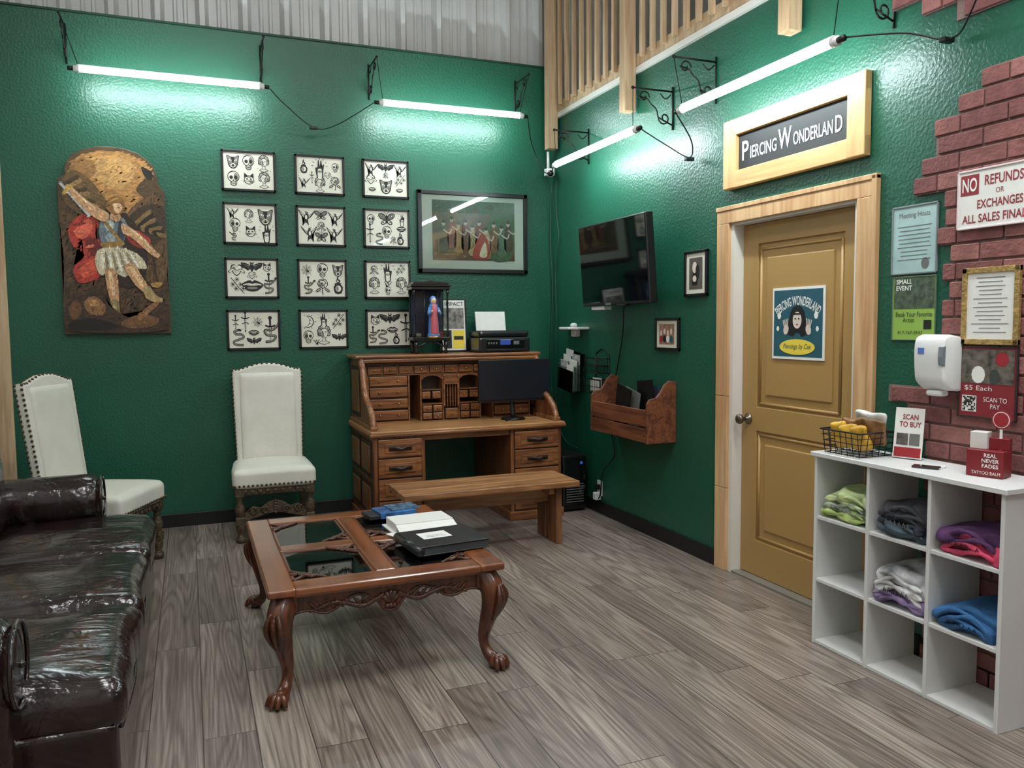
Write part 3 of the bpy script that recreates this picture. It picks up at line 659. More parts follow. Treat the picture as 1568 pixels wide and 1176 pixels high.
# ---------------------------------------------------------------- flash prints
def motif(o,k,cx,cz,s,y,fl=1):
    t=lambda pts:[(cx+fl*a*s,cz+b*s) for a,b in pts]
    R=lambda pts,w=.05,m=INK,yy=0,cl=False:o.rib(t(pts),w*s,m,y-yy,4,cl)
    E=lambda a,b,rx,rz,m=INK,yy=0,rot=0,n=14:o.ell(cx+fl*a*s,cz+b*s,rx*s,rz*s,m,y-yy,n,rot*fl)
    Pp=lambda pts,m=INK,yy=0,sm=3:o.poly(t(pts),m,y-yy,sm)
    def OE(a,b,rx,rz,w=.045,yy=0,rot=0,fill=ART):E(a,b,rx,rz,INK,yy,rot,18);E(a,b,rx-w,rz-w,fill,yy+.0003,rot,18)
    if k==0:
        OE(0,.12,.38,.38);E(.16,.1,.14,.26,INKS,.0005);OE(0,-.32,.2,.17,.04,.0004);E(-.14,.06,.11,.12,INK,.0012);E(.15,.06,.1,.12,INK,.0012);Pp([(-.04,-.14),(.04,-.14),(0,-.04)],INK,.0012,0)
        for q in (-.12,-.06,0,.06,.12):R([(q,-.2),(q,-.42)],.02,INK,.0014)
        R([(-.17,-.3),(0,-.33),(.17,-.3)],.025,INK,.0014);R([(-.3,.3),(-.1,.42),(.1,.4)],.03,INK,.0012)
    elif k==1:
        for g_ in (-1,1):
            E(g_*.28,.18,.3,.19,INK,0,g_*.55);E(g_*.28,.18,.24,.13,INKS,.0003,g_*.55);E(g_*.34,.22,.1,.07,INK,.0006,g_*.55);E(g_*.34,.22,.05,.03,ART,.0009,g_*.55)
            E(g_*.2,-.2,.2,.14,INK,0,-g_*.6);E(g_*.2,-.2,.13,.08,ART,.0004,-g_*.6);E(g_*.22,-.2,.05,.05,INK,.0008);R([(0,.25),(g_*.1,.42),(g_*.2,.48)],.025)
            for q in range(3):R([(g_*.06,.1-.02*q),(g_*(.3+.06*q),.32-.14*q)],.02,INK,.0008)
        E(0,0,.06,.3,INK,.001)
    elif k==2:
        Pp([(-.06,.12),(.06,.12),(.0,-.6)],INK,0,0);Pp([(-.02,.1),(.035,.1),(.0,-.5)],ART,.0004,0);R([(-.2,.18),(0,.12),(.2,.18)],.07);R([(0,.12),(0,.45)],.08);E(0,.5,.08,.07)
        R([(-.35,.25),(-.1,.0),(.22,-.02),(.12,-.22),(-.2,-.26),(-.1,-.45),(.2,-.5)],.1,INK,.0006);R([(-.33,.24),(-.1,.01),(.2,-.02),(.11,-.21),(-.2,-.26),(-.1,-.44),(.16,-.49)],.05,INKS,.0009);E(-.38,.28,.09,.06,INK,.001)
    elif k==3:
        OE(0,.12,.33,.31);E(.1,.03,.18,.16,INKS,.0004)
        R([(.25*(1-u*.85)*cos(8*u),.13+.24*(1-u*.85)*sin(8*u)) for u in [q/10 for q in range(11)]],.045,INK,.0008)
        for q in range(5):
            an=q*1.26+.3;R([(.17*cos(an),.12+.16*sin(an)),(.3*cos(an+.35),.12+.28*sin(an+.35)),(.33*cos(an+.8),.12+.3*sin(an+.8))],.04,INK,.0009)
        for g_ in (-1,1):E(g_*.28,-.3,.2,.09,INK,0,g_*-.6);E(g_*.28,-.3,.13,.04,INKS,.0004,g_*-.6);R([(g_*.12,-.2),(g_*.42,-.4)],.02,ART,.0008)
        R([(0,-.18),(.04,-.4),(-.02,-.6)],.05)
    elif k==4:
        Pp([(-.55,.42),(-.18,.14),(-.02,.2),(.12,.14),(.5,.45),(.3,.02),(.12,-.16),(.26,-.58),(.05,-.34),(-.14,-.56),(-.06,-.2),(-.3,.02)],INK,0,3)
        for g_ in (-1,1):
            for q in range(3):R([(g_*(.12+.02*q),.1-.06*q),(g_*(.42-.08*q),.32-.1*q)],.025,ART,.0005)
        E(.02,-.02,.07,.14,ART,.0006);E(0,.24,.08,.09,INK,.0004);E(.02,.25,.02,.02,ART,.0009);R([(.03,.3),(.12,.36)],.03)
    elif k==5:
        for q in range(8):
            an=-.35+q*.55;E(.25*cos(an),.12+.31*sin(an),.13,.13,INK);E(.25*cos(an),.12+.31*sin(an),.09,.09,INKS if q%2 else INK,.0003)
            R([(.25*cos(an)+.07*cos(u*6),.12+.31*sin(an)+.07*sin(u*6)) for u in (0,.3,.6,.9)],.018,ART,.0005)
        E(-.01,.06,.21,.28,INK,.0006,.1);E(-.01,.06,.185,.255,ART,.0008,.1);E(.08,.0,.07,.18,INKS,.001);R([(-.14,.12),(-.08,.14),(-.03,.12)],.025,INK,.0012);R([(.05,.12),(.1,.14),(.15,.12)],.025,INK,.0012);E(-.08,.07,.035,.018,INK,.0014);E(.09,.07,.035,.018,INK,.0014);E(.01,-.11,.06,.022,INK,.0014);R([(.01,.04),(.03,-.03),(0,-.05)],.016,INK,.0014)
        R([(-.08,-.2),(-.1,-.34),(-.3,-.46)],.025,INK,.0004);R([(.08,-.2),(.1,-.34),(.3,-.46)],.025,INK,.0004);R([(-.3,-.46),(0,-.56),(.3,-.46)],.03,INK,.0004);R([(-.1,-.36),(0,-.42),(.1,-.36)],.02,INK,.0004)
    elif k==6:
        P=[(-.3,-.5),(.2,-.45),(.32,-.25),(0,-.12),(-.3,.02),(-.2,.22),(.15,.25),(.28,.42),(.05,.52)];R(P,.15);R(P,.08,INKS,.0004);E(-.05,.52,.13,.08,INK,.0006,.3);R([(-.15,.54),(-.3,.6)],.02)
    elif k==7:
        H=[(0,-.42),(-.4,.05),(-.36,.36),(-.14,.42),(0,.24),(.14,.42),(.36,.36),(.4,.05)];Pp(H,INK,0,4);Pp([(a*.82,b_*.82) for a,b_ in H],ART,.0004,4);Pp([(.02,-.2),(.28,.06),(.26,.26),(.1,.2)],INKS,.0006,3)
        R([(-.55,-.18),(-.3,.02),(0,-.06),(.3,.04),(.55,-.14)],.17,INK,.0008);R([(-.5,-.15),(-.3,.01),(0,-.07),(.3,.03),(.5,-.12)],.11,ART,.0011)
        for q in range(6):R([(-.25+.1*q,-.06),(-.22+.1*q,.02)],.025,INK,.0014,)
    elif k==8:
        Pp([(-.6,.3),(-.2,.22),(-.08,.1),(.08,.1),(.2,.22),(.6,.3),(.48,-.02),(.34,.02),(.22,-.16),(.1,-.06),(0,-.26),(-.1,-.06),(-.22,-.16),(-.34,.02),(-.48,-.02)],INK,0,2);E(0,.16,.1,.11);E(-.07,.28,.03,.06);E(.07,.28,.03,.06)
        for g_ in (-1,1):
            for q in range(3):R([(g_*.12,.12),(g_*(.5-.14*q),.22-.13*q)],.02,INKS,.0004)
        E(-.03,.17,.02,.015,ART,.0008);E(.04,.17,.02,.015,ART,.0008)
    elif k==9:
        H=[(-.42,.4),(-.3,.42),(-.15,.34),(.15,.34),(.3,.42),(.42,.4),(.36,.05),(.3,-.25),(.12,-.45),(-.12,-.45),(-.3,-.25),(-.36,.05)]
        Pp(H,INK,0,3);Pp([(a*.86,b_*.86) for a,b_ in H],INKS,.0003,3);Pp([(-.12,.3),(.12,.3),(.07,0),(-.07,0)],INK,.0005,2);E(-.17,.1,.1,.05,ART,.0006,-.4);E(.17,.1,.1,.05,ART,.0006,.4);E(-.16,.1,.03,.03,INK,.001);E(.16,.1,.03,.03,INK,.001)
        E(0,-.26,.17,.14,ART,.0006);E(0,-.26,.12,.09,INK,.001);Pp([(-.08,-.02),(.08,-.02),(0,-.12)],INK,.0006,0);R([(-.09,-.18),(-.07,-.27)],.03,ART,.0014);R([(.09,-.18),(.07,-.27)],.03,ART,.0014)
        for g_ in (-1,1):
            for q in range(3):R([(g_*.1,-.12-.03*q),(g_*.34,-.06-.08*q)],.015,INK,.001)
    elif k==10:
        Pp([(-.5,.02),(-.25,.2),(-.08,.24),(0,.18),(.08,.24),(.25,.2),(.5,.02),(.25,-.22),(0,-.28),(-.25,-.22)],INK,0,3);R([(-.4,.02),(-.15,.08),(0,.04),(.15,.08),(.4,.02)],.05,ART,.0005);E(.0,-.12,.24,.06,INKS,.0006);E(0,.02,.26,.03,ART,.0007)
    elif k==11:
        E(0,0,.4,.42);E(0.02,0,.35,.37,ART,.0003);E(.2,.04,.34,.38,INK,.0006);E(.24,.04,.34,.38,ART,.0009);E(-.15,.1,.04,.03,INK,.0012);R([(-.18,-.12),(-.1,-.16),(-.04,-.12)],.03,INK,.0012)
        for q in range(6):an=q*1.05;R([(.44*cos(an),.44*sin(an)),(.56*cos(an),.56*sin(an))],.04)
    elif k==12:
        Pp([(-.05,.25),(.05,.25),(.04,-.55),(0,-.65),(-.04,-.55)],INK,0,0);R([(0,.2),(0,-.5)],.03,ART,.0004);R([(-.24,.3),(-.1,.24),(.1,.24),(.24,.3)],.06);R([(0,.25),(0,.55)],.07);E(0,.58,.07,.07);R([(-.2,-.1),(.05,-.02),(.2,-.12)],.05,INK,.0006)
    elif k==13:
        for q in range(8):an=q*pi/4;R([(0,0),(.48*cos(an),.48*sin(an))],.025)
        for rr in (.14,.27,.4):
            for q in range(8):
                a=q*pi/4;b_=a+pi/4;m_=(a+b_)/2;R([(rr*cos(a),rr*sin(a)),(rr*.84*cos(m_),rr*.84*sin(m_)),(rr*cos(b_),rr*sin(b_))],.022)
        E(.1,-.1,.08,.1,INK,.0008)
    elif k==14:
        OE(0,0,.34,.33);Pp([(-.34,.14),(-.32,.5),(-.08,.3)],INK,0,0);Pp([(.34,.14),(.32,.5),(.08,.3)],INK,0,0);E(-.13,.05,.07,.05,INK,.0008);E(.13,.05,.07,.05,INK,.0008);E(0,-.08,.04,.03,INK,.0008);E(.15,-.12,.12,.1,INKS,.0005)
        for g_ in (-1,1):
            for q in range(2):R([(g_*.08,-.1-.05*q),(g_*.42,-.06-.12*q)],.018,INK,.0009)
        R([(-.1,-.17),(0,-.13),(.1,-.17)],.025,INK,.0009);R([(-.3,.25),(0,.2),(.3,.25)],.06,INK,.0007)
    elif k==15:
        Pp([(-.16,-.55),(.16,-.55),(.2,-.1),(.26,.1),(.12,.12),(.1,.5),(.04,.52),(.0,.16),(-.06,.5),(-.12,.48),(-.12,.1),(-.2,.3),(-.26,.26),(-.2,-.1)],INK,0,2);Pp([(-.1,-.5),(.1,-.5),(.12,-.1),(.08,.02),(-.08,.04),(-.12,-.1)],ART,.0004,3)
        E(0,-.12,.12,.07,INK,.0008);E(0,-.12,.08,.04,ART,.001);E(0,-.12,.03,.03,INK,.0013)
        for q in range(7):an=pi*q/6;R([(.36*cos(an),.2+.36*sin(an)),(.46*cos(an),.2+.46*sin(an))],.03)
    elif k==16:
        Pp([(-.2,-.5),(.2,-.5),(.3,-.1),(.16,.05),(.2,.15),(-.2,.15),(-.16,.05),(-.3,-.1)],INK,0,2);E(0,-.2,.18,.2,ART,.0004);E(.06,-.2,.08,.16,INKS,.0006);R([(0,.15),(-.1,.3),(.04,.4),(0,.58)],.09);R([(0,.15),(.12,.26),(.06,.4)],.05)
    else:
        R([(-.4,-.45),(-.1,-.1),(.1,.2),(.35,.5)],.04)
        for a,b_ in ((-.2,.1),(.05,-.15),(.25,.1),(.0,.4),(-.35,-.15)):
            for q in range(5):an=q*1.257;E(a+.09*cos(an),b_+.09*sin(an),.065,.05,INK,0,an)
            for q in range(5):an=q*1.257;E(a+.09*cos(an),b_+.09*sin(an),.04,.028,ART,.0003,an)
            E(a,b_,.035,.035,INK,.0006)
SH=[[(9,-.11,.065,.105),(0,0,.065,.11),(5,.11,.065,.11),(0,-.11,-.06,.11),(14,0,-.065,.1),(5,.11,-.06,.11)],
[(16,-.12,.06,.09),(15,0,.045,.13),(0,.12,.065,.07),(4,-.12,-.06,.08),(5,0,-.07,.11),(3,.115,-.05,.1),(12,-.06,-.02,.07),(7,.06,0,.055)],
[(4,-.115,.075,.1),(8,0,.085,.11),(4,.115,.075,.1),(7,-.12,-.01,.08),(9,0,-.06,.12),(17,.12,-.01,.1),(10,-.11,-.085,.06),(10,.11,-.085,.06),(3,0,.03,.05)],
[(4,-.125,.08,.08),(0,-.11,-.01,.1),(5,-.01,.06,.09),(9,.11,.055,.13),(14,0,-.065,.1),(15,.115,-.07,.12),(2,-.12,-.09,.07)],
[(4,-.11,.07,.12),(1,.0,.085,.09),(4,.11,.065,.11),(4,-.09,-.055,.12),(3,0,0,.08),(1,0,-.085,.09),(4,.1,-.06,.12)],
[(0,-.125,.07,.08),(1,0,.075,.12),(15,.125,.07,.08),(12,-.135,-.04,.12),(0,.0,-.03,.1),(10,.12,0,.08),(16,.11,-.08,.09),(6,-.06,-.085,.08),(3,.05,-.09,.06)],
[(7,-.11,.06,.1),(8,0,.08,.13),(14,.11,.08,.08),(17,-.11,-.06,.12),(10,0,-.055,.16),(2,.12,-.04,.14),(7,0,.02,.06)],
[(13,-.12,.07,.09),(0,0,.07,.11),(9,.12,.07,.1),(2,-.11,-.05,.12),(3,0,-.05,.12),(16,.12,-.05,.12)],
[(3,-.11,.08,.08),(15,0,.06,.13),(17,.11,.08,.09),(5,-.11,-.045,.12),(4,0,-.04,.06),(5,.11,-.045,.12),(0,0,-.09,.07)],
[(12,-.13,.05,.1),(12,-.06,.06,.12),(13,.03,.06,.08),(2,.12,.0,.18),(6,-.11,-.06,.11),(10,0,-.02,.08),(8,0,-.09,.09)],
[(11,-.12,.06,.11),(15,0,.07,.1),(17,.12,.06,.12),(0,-.12,-.06,.1),(5,0,-.04,.14),(8,.12,-.07,.1),(4,-.06,-.1,.05)],
[(14,-.11,.065,.1),(8,.01,.075,.14),(12,.14,.0,.18),(2,-.13,-.05,.12),(10,.03,-.01,.09),(6,-.05,-.07,.1),(16,.06,-.08,.09)]]
def flash(x0,x1,z0,z1,sh,seed):
    o=O('tattoo_flash_print');fw=.017
    o.box(x0,x1,-.022,-.001,z0,z0+fw,BLACK,.002);o.box(x0,x1,-.022,-.001,z1-fw,z1,BLACK,.002);o.box(x0,x0+fw,-.022,-.001,z0,z1,BLACK,.002);o.box(x1-fw,x1,-.022,-.001,z0,z1,BLACK,.002)
    o.box(x0+fw/2,x1-fw/2,-.012,-.001,z0+fw/2,z1-fw/2,ART)
    rd=random.Random(seed);cx=(x0+x1)/2;cz=(z0+z1)/2
    for (k,a,b_,q) in sh:
        motif(o,k,cx+a,cz+b_*.98,q*1.02,-.0135,rd.choice((-1,1)))
    for k in range(8):
        o.ell(cx+rd.uniform(-.16,.16),cz+rd.uniform(-.115,.115),.0028,.0028,INK,-.0129,6)
    o.done()
cols=[(-2.69,-2.30),(-2.16,-1.78),(-1.64,-1.265)];rows=[(2.50,2.80),(2.105,2.415),(1.70,2.005),(1.31,1.615)]
k=0
for (z0,z1) in rows:
    for (x0,x1) in cols:flash(x0,x1,z0,z1,SH[k],k);k+=1
# ---------------------------------------------------------------- paintings
def C(n,c,v=.22):return mat('paint_'+n,c,.4,var=v,vs=40,coat=.1)
o=O('large_framed_print');x0,x1,z0,z1=-1.20,-.235,1.915,2.585;fw=.035
for a in ((x0,x1,z0,z0+fw),(x0,x1,z1-fw,z1),(x0,x0+fw,z0,z1),(x1-fw,x1,z0,z1)):o.box(a[0],a[1],-.03,-.001,a[2],a[3],BLACK,.004)
o.box(x0+.02,x1-.02,-.014,-.001,z0+.02,z1-.02,mat('mat_board',(214,214,206),.3))
PB=mat('print_brown',(112,78,54),.3,var=.5,vs=9);o.rect(-1.075,-.35,2.02,2.51,PB,-.0155)
o.rect(-1.075,-.35,2.41,2.51,C('teal',(84,104,88)),-.016)
rd=random.Random(3);STC=[(120,84,56),(90,66,46),(146,110,74),(74,84,60),(132,66,50),(168,138,100),(60,50,40)];STK=[C('s%d'%i,c) for i,c in enumerate(STC)]
for i in range(7):
    o.batch([(rd.uniform(-1.055,-.37),rd.uniform(2.035,2.49),rd.uniform(.006,.016),rd.uniform(.003,.008),rd.uniform(0,3),-.0162-.00001*i-.000002*q) for q in range(45)],STK[i])
o.poly([(-.60,2.05),(-.38,2.05),(-.37,2.45),(-.50,2.46),(-.6,2.3)],C('green',(84,104,72)),-.0175,4)
o.rect(-1.03,-.84,2.06,2.2,C('crate',(140,110,66)),-.0175);
for q in range(4):o.rect(-1.02,-.85,2.08+.03*q,2.085+.03*q,STK[6],-.0178)
for k,(a,b_,c_) in enumerate([(-.98,2.27,(96,84,60)),(-.91,2.30,(150,74,56)),(-.85,2.26,(176,130,84)),(-.79,2.28,(120,54,44)),(-.73,2.24,(186,150,104)),(-.67,2.28,(130,60,50)),(-.61,2.22,(190,160,120)),(-.54,2.27,(140,90,60)),(-.47,2.24,(104,118,96)),(-.41,2.28,(90,70,50))]):
    o.poly([(a-.035,b_-.16),(a+.04,b_-.16),(a+.028,b_+.03),(a-.022,b_+.03)],C('robe%d'%k,c_),-.0182,4);o.ell(a,b_+.052,.016,.024,SKIN,-.0186,10);o.ell(a,b_+.066,.017,.014,STK[6],-.0189,10)
    o.rib([(a,b_),(a+.05,b_-.03),(a+.07,b_+.01)],.012,SKIN,-.0188,3)
    o.batch([(a+rd.uniform(-.03,.03),b_+rd.uniform(-.15,.02),.003,.018,rd.uniform(-.3,.3),-.0187-.00001*q) for q in range(8)],C('robed%d'%(k%4),[v*.65 for v in c_]))
o.poly([(-.73,2.05),(-.58,2.05),(-.60,2.2),(-.66,2.24)],C('redskirt',(176,56,44)),-.0192,4);o.poly([(-.67,2.06),(-.60,2.06),(-.62,2.18)],C('whitecloth',(220,204,176)),-.0195,3)
o.rect(x0+.03,x1-.03,z0+.03,z1-.03,GLASS,-.024)
o.done()
o=O('archangel_painting');XC=-3.4175
def A(px,py):
    px=max(93,min(258,px));py=min(511,py);return (XC+(px-175.5)*.00413,1.44+(513-py)*.0046)
out=[(92,512),(92,290),(93,278),(104,272),(104,262),(108,250),(118,240),(134,232),(155,227),(176,226),(198,228),(218,234),(234,245),(242,256),(246,268),(247,280),(257,290),(259,512)]
BG=mat('paint_canvas_brown',(84,62,38),.4,var=.35,vs=12,coat=.1)
o.prism([(XC+(a-175.5)*.00413,1.44+(513-b_)*.0046) for a,b_ in out],'y',-.035,-.001,BG,.003)
yy=[-.0358];RA=random.Random(9)
def inpoly(x,y,P):
    c=False;j=len(P)-1
    for i in range(len(P)):
        if (P[i][1]>y)!=(P[j][1]>y) and x<(P[j][0]-P[i][0])*(y-P[i][1])/(P[j][1]-P[i][1])+P[i][0]:c=not c
        j=i
    return c
def AB(n,c,pts,sm=5,ang=None,dens=1.0,ln=5,soft=False):
    yy[0]-=.0002
    P=[(p.x,p.y) for p in catmull([(a,b_,0) for a,b_ in pts],sm,True)] if sm else pts
    o.poly([A(*p) for p in P],C('angel_'+n,c),yy[0])
    xs=[p[0] for p in P];ys=[p[1] for p in P]
    if (max(xs)-min(xs))*(max(ys)-min(ys))<60:return
    an0=RA.uniform(0,3) if ang is None else ang
    yy[0]-=.00015
    cnt=int((max(xs)-min(xs))*(max(ys)-min(ys))*dens/16)+4
    G=[[],[],[],[]]
    for k in range(cnt):
        x=RA.uniform(min(xs),max(xs));y=RA.uniform(min(ys),max(ys))
        if not inpoly(x,y,P) or not(97<x<254 and y<508):continue
        q=A(x,y);G[RA.randrange(4)].append((q[0],q[1],ln*.0041*RA.uniform(.4,.8),.0041*RA.uniform(.5,1.1)*ln/5,an0+RA.uniform(-.5,.5),yy[0]-.000003*(k%30)))
    for g_,fct in zip(G,(.88,.95,1.05,1.1) if soft else (.7,.85,1.1,1.22)):
        if g_:o.batch(g_,C('angel_%s_%d'%(n,int(fct*100)),[v*fct for v in c]))
AB('dark',(76,55,34),[(96,292),(150,300),(200,300),(254,296),(254,400),(254,505),(170,506),(98,505),(97,400)],2,.9,1.6,10)
AB('sky',(172,124,70),[(112,264),(120,248),(140,238),(176,233),(212,240),(236,258),(238,290),(226,318),(205,330),(160,304),(130,292),(112,282)],5,.3,1.6,10,True)
AB('cloud',(192,146,88),[(132,254),(170,240),(205,248),(208,270),(188,288),(160,280)],5,.4,1.5,9,True)
AB('cloudb',(148,106,60),[(112,262),(124,248),(146,250),(150,268),(130,280),(114,276)],5,.4,1.5,8,True)
AB('rock',(80,60,38),[(230,270),(243,276),(246,286),(254,296),(256,330),(240,318),(222,300),(212,288)],4,.8)
AB('skyhole',(32,28,22),[(222,254),(238,262),(236,274),(226,268)],4)
AB('hill',(96,70,42),[(196,330),(230,300),(255,312),(255,420),(225,430),(205,380)],4,1.2,1.3,8)
AB('wingL',(104,78,46),[(96,290),(112,266),(132,270),(152,290),(168,318),(152,342),(124,330),(102,312)],4,-.6)
for k in range(10):AB('feather%d'%(k%3),[(70,52,32),(146,114,68),(108,82,48)][k%3],[(96+k*5,290+k*3),(120+k*4,272+k*6),(124+k*4,276+k*6),(102+k*5,299+k*4)],3,-.6)
AB('wingR',(58,44,28),[(196,338),(214,318),(240,310),(256,318),(256,350),(236,372),(216,352)],4,.5)
for k in range(7):AB('featherR%d'%(k%2),(30,25,19) if k%2 else (124,96,56),[(205+k*6,342+k*2),(230+k*4,320+k*6),(233+k*4,325+k*6),(211+k*6,350+k*2)],3,.5)
AB('shadow',(46,32,22),[(160,326),(206,338),(226,400),(200,440),(160,424),(144,380)])
AB('cape1',(166,54,40),[(106,352),(118,336),(138,328),(152,342),(146,362),(164,382),(168,402),(150,424),(120,434),(110,412),(128,392),(110,376)],5,.9)
AB('cape2',(206,92,68),[(114,356),(136,337),(142,352),(126,368)],4,.7);AB('cape3',(198,80,56),[(118,414),(148,394),(158,402),(132,426)],4,.5);AB('cape3b',(104,30,24),[(130,372),(146,366),(158,388),(140,392)],4,.9)
for k in range(7):AB('capef%d'%(k%2),(214,112,84) if k%2 else (118,36,28),[(113+k*6,346+k*11),(130+k*4,342+k*11),(131+k*4,345+k*11),(115+k*6,348+k*11)],3)
AB('cape4',(160,54,38),[(190,350),(214,354),(232,366),(222,380),(200,372)],4);AB('cape5',(200,92,66),[(196,354),(216,360),(214,367),(200,363)],4)
AB('torso',(104,116,122),[(156,338),(172,330),(190,334),(196,350),(188,372),(178,388),(160,384),(152,360)],5,1.4)
AB('torsoh',(176,184,178),[(160,342),(172,337),(176,348),(166,354)],4,1.4);AB('torsoh2',(144,154,154),[(162,360),(173,357),(176,368),(166,372)],4,1.4);AB('torsos',(54,62,70),[(184,338),(194,350),(186,372),(180,362)],4,1.4);AB('belt',(146,112,58),[(156,372),(188,370),(186,377),(158,379)],3,0);AB('strap',(150,116,62),[(158,340),(162,338),(186,368),(182,370)],2)
AB('skirt',(192,180,150),[(152,382),(186,380),(212,390),(224,410),(206,412),(188,424),(168,414),(152,422),(144,402)],5,1.4)
for k in range(9):AB('fold%d'%(k%2),(134,120,94) if k%2 else (222,214,190),[(154+k*5.5,388),(156+k*5.5,387),(157+k*7,414-abs(k-4)),(153+k*7,413-abs(k-4))],2)
AB('sword',(172,176,174),[(95,286),(98,283),(141,331),(138,335)],0)
AB('armL',(190,146,106),[(164,340),(148,336),(128,320),(110,299),(104,291),(111,287),(128,303),(150,318),(168,328)],5,-.8);AB('armLh',(222,184,142),[(150,322),(130,306),(112,290),(128,307)],3);AB('hilt',(186,148,68),[(99,300),(113,286),(116,289),(102,303)],0)
AB('armR',(192,150,110),[(188,342),(204,350),(222,364),(238,382),(246,390),(238,393),(222,381),(204,365),(188,355)],5,-.8);AB('armRh',(222,184,142),[(194,346),(216,360),(236,384),(214,363)],3)
AB('chain',(40,30,22),[(233,390),(235,390),(241,432),(239,434)],0);AB('scale',(160,122,66),[(228,434),(248,432),(240,441)],3)
AB('neck',(180,136,98),[(172,326),(184,326),(186,338),(172,338)],3);AB('hair',(136,94,48),[(165,320),(170,305),(184,301),(193,310),(191,324),(177,330)],4);AB('face',(216,174,134),[(176,314),(186,312),(189,319),(184,327),(178,325)],4);AB('faced',(146,98,64),[(181,318),(186,317),(184,320)],2);AB('hairh',(190,146,82),[(169,311),(178,304),(185,305),(174,309)],3)
AB('legL',(182,136,96),[(159,414),(174,414),(178,440),(177,466),(168,468),(161,444)],5,1.5);AB('legLh',(218,178,134),[(163,418),(168,418),(173,446),(168,452)],3,1.5);AB('bootL',(130,114,76),[(165,462),(177,462),(180,482),(190,492),(186,496),(168,492)],4);AB('bootLh',(176,156,108),[(168,468),(172,468),(175,486),(170,486)],3)
AB('legR',(190,144,102),[(189,408),(203,404),(215,422),(227,444),(220,449),(203,434)],5,-.9);AB('legRh',(222,182,138),[(196,410),(203,410),(219,440),(212,436)],3);AB('bootR',(164,138,94),[(216,442),(226,438),(237,452),(247,458),(244,463),(224,459)],4)
AB('demon',(60,42,28),[(98,472),(120,448),(150,444),(164,470),(200,488),(230,470),(252,466),(255,506),(98,506)],4,.3,1.6,7)
AB('demonb',(132,92,56),[(124,464),(140,454),(156,468),(152,482),(132,480)],4);AB('demonbh',(170,124,80),[(130,461),(143,459),(148,468),(136,470)],3);AB('demonc',(112,76,46),[(180,494),(210,482),(238,488),(230,500),(192,503)],4);AB('demond',(26,19,15),[(104,492),(140,488),(176,500),(150,506),(104,505)],4);AB('demone',(100,68,42),[(100,474),(114,460),(120,476),(108,490)],4);AB('demonarm',(140,98,62),[(206,486),(222,470),(238,462),(240,467),(226,478),(212,490)],3)
o.done()
# ---------------------------------------------------------------- roll top desk
o=O('roll_top_desk');X0,X1,YF,YB=-1.775,-.315,-.85,-.03
def drawer(x0,x1,z0,z1,y,knob=None,m=OAKX,th=.018):
    o.box(x0-.004,x1+.004,y-.003,y-.001,z0-.004,z1+.004,OAKD)
    o.box(x0,x1,y-th,y,z0,z1,m,.005)
    if knob=='pull':
        o.box(x0+.045,x1-.045,y-th-.006,y-th+.002,z0+.03,z1-.03,m,.005)
        cx=(x0+x1)/2;cz=(z0+z1)/2
        o.tube([(cx-.075,y-th-.01,cz),(cx-.04,y-th-.024,cz+.008),(cx,y-th-.028,cz-.002),(cx+.04,y-th-.024,cz+.008),(cx+.075,y-th-.01,cz)],[.006,.012,.015,.012,.006],OAKD,8,sub=4)
        o.box(cx-.085,cx+.085,y-th-.012,y-th-.004,cz-.016,cz+.016,OAKD,.005)
    elif knob:
        for kx in ([(x0+x1)/2] if knob==1 else [x0+(x1-x0)*.25,x0+(x1-x0)*.75]):
            o.nail((kx,y-th-.007,(z0+z1)/2),.009,BRASS)
for a,b_ in ((X0,-1.40),(-.735,X1)):
    o.box(a,b_,YF,YB,.05,.70,OAK,.004);o.box(a-.015,b_+.015,YF-.018,YB,0,.07,OAKX,.006)
    for z0,z1 in [(.085,.235),(.245,.395),(.405,.54),(.55,.68)]:drawer(a+.03,b_-.03,z0,z1,YF,'pull')
for sx,sg in ((X0,-1),(X1,1)):
    for (y0_,y1_) in ((YF+.05,-.46),(-.42,-.08)):
        for (z0,z1) in ((.12,.36),(.40,.66)):
            o.box(sx-.001 if sg>0 else sx-.012,sx+.012 if sg>0 else sx+.001,y0_,y1_,z0,z1,OAKD,0)
            o.box(sx if sg>0 else sx-.018,sx+.018 if sg>0 else sx,y0_+.03,y1_-.03,z0+.03,z1-.03,OAK,.008)
o.box(-1.40,-.735,YF+.02,YF+.04,.655,.70,OAKX,.003)
o.box(X0-.03,X1+.03,YF-.035,YB,.70,.725,OAKX,.008);o.box(X0-.022,X1+.022,YF-.03,YB,.722,.74,OAKT,.006)
Z0=.74
prof=[(YB,Z0),(YB,1.235),(-.36,1.235)]
cv=[(-.36,1.235),(-.42,1.20),(-.46,1.13),(-.50,1.02),(-.56,.95),(-.66,.90),(-.74,.85),(-.785,.79),(-.80,Z0)]
cvs=[(p.x,p.y) for p in catmull([(a,b_,0) for a,b_ in cv],5)]
for xs in (X0,X1-.03):
    o.prism(prof[:2]+cvs,'x',xs,xs+.03,OAK,.003)
    o.tube([(xs+.015,a,b_) for a,b_ in cvs],.024,OAKX,8)
    o.box(xs-.004,xs+.034,-.42,-.10,Z0+.06,1.18,OAKD)
    o.box(xs-.008,xs+.038,-.39,-.13,Z0+.09,1.15,OAK,.006)
    o.box(xs-.012,xs+.042,YF+.03,YB,Z0,Z0+.03,OAKX,.008)
o.box(X0-.03,X1+.03,-.41,YB,1.235,1.262,OAKX,.01);o.box(X0,X1,-.40,-.37,1.19,1.235,OAKD,.004);o.box(X0,X1,-.43,-.405,1.205,1.232,OAKX,.008)
o.box(X0,X1,YB-.02,YB,Z0,1.235,OAKD)
hx0,hx1=X0+.06,X1-.06;hy=-.36
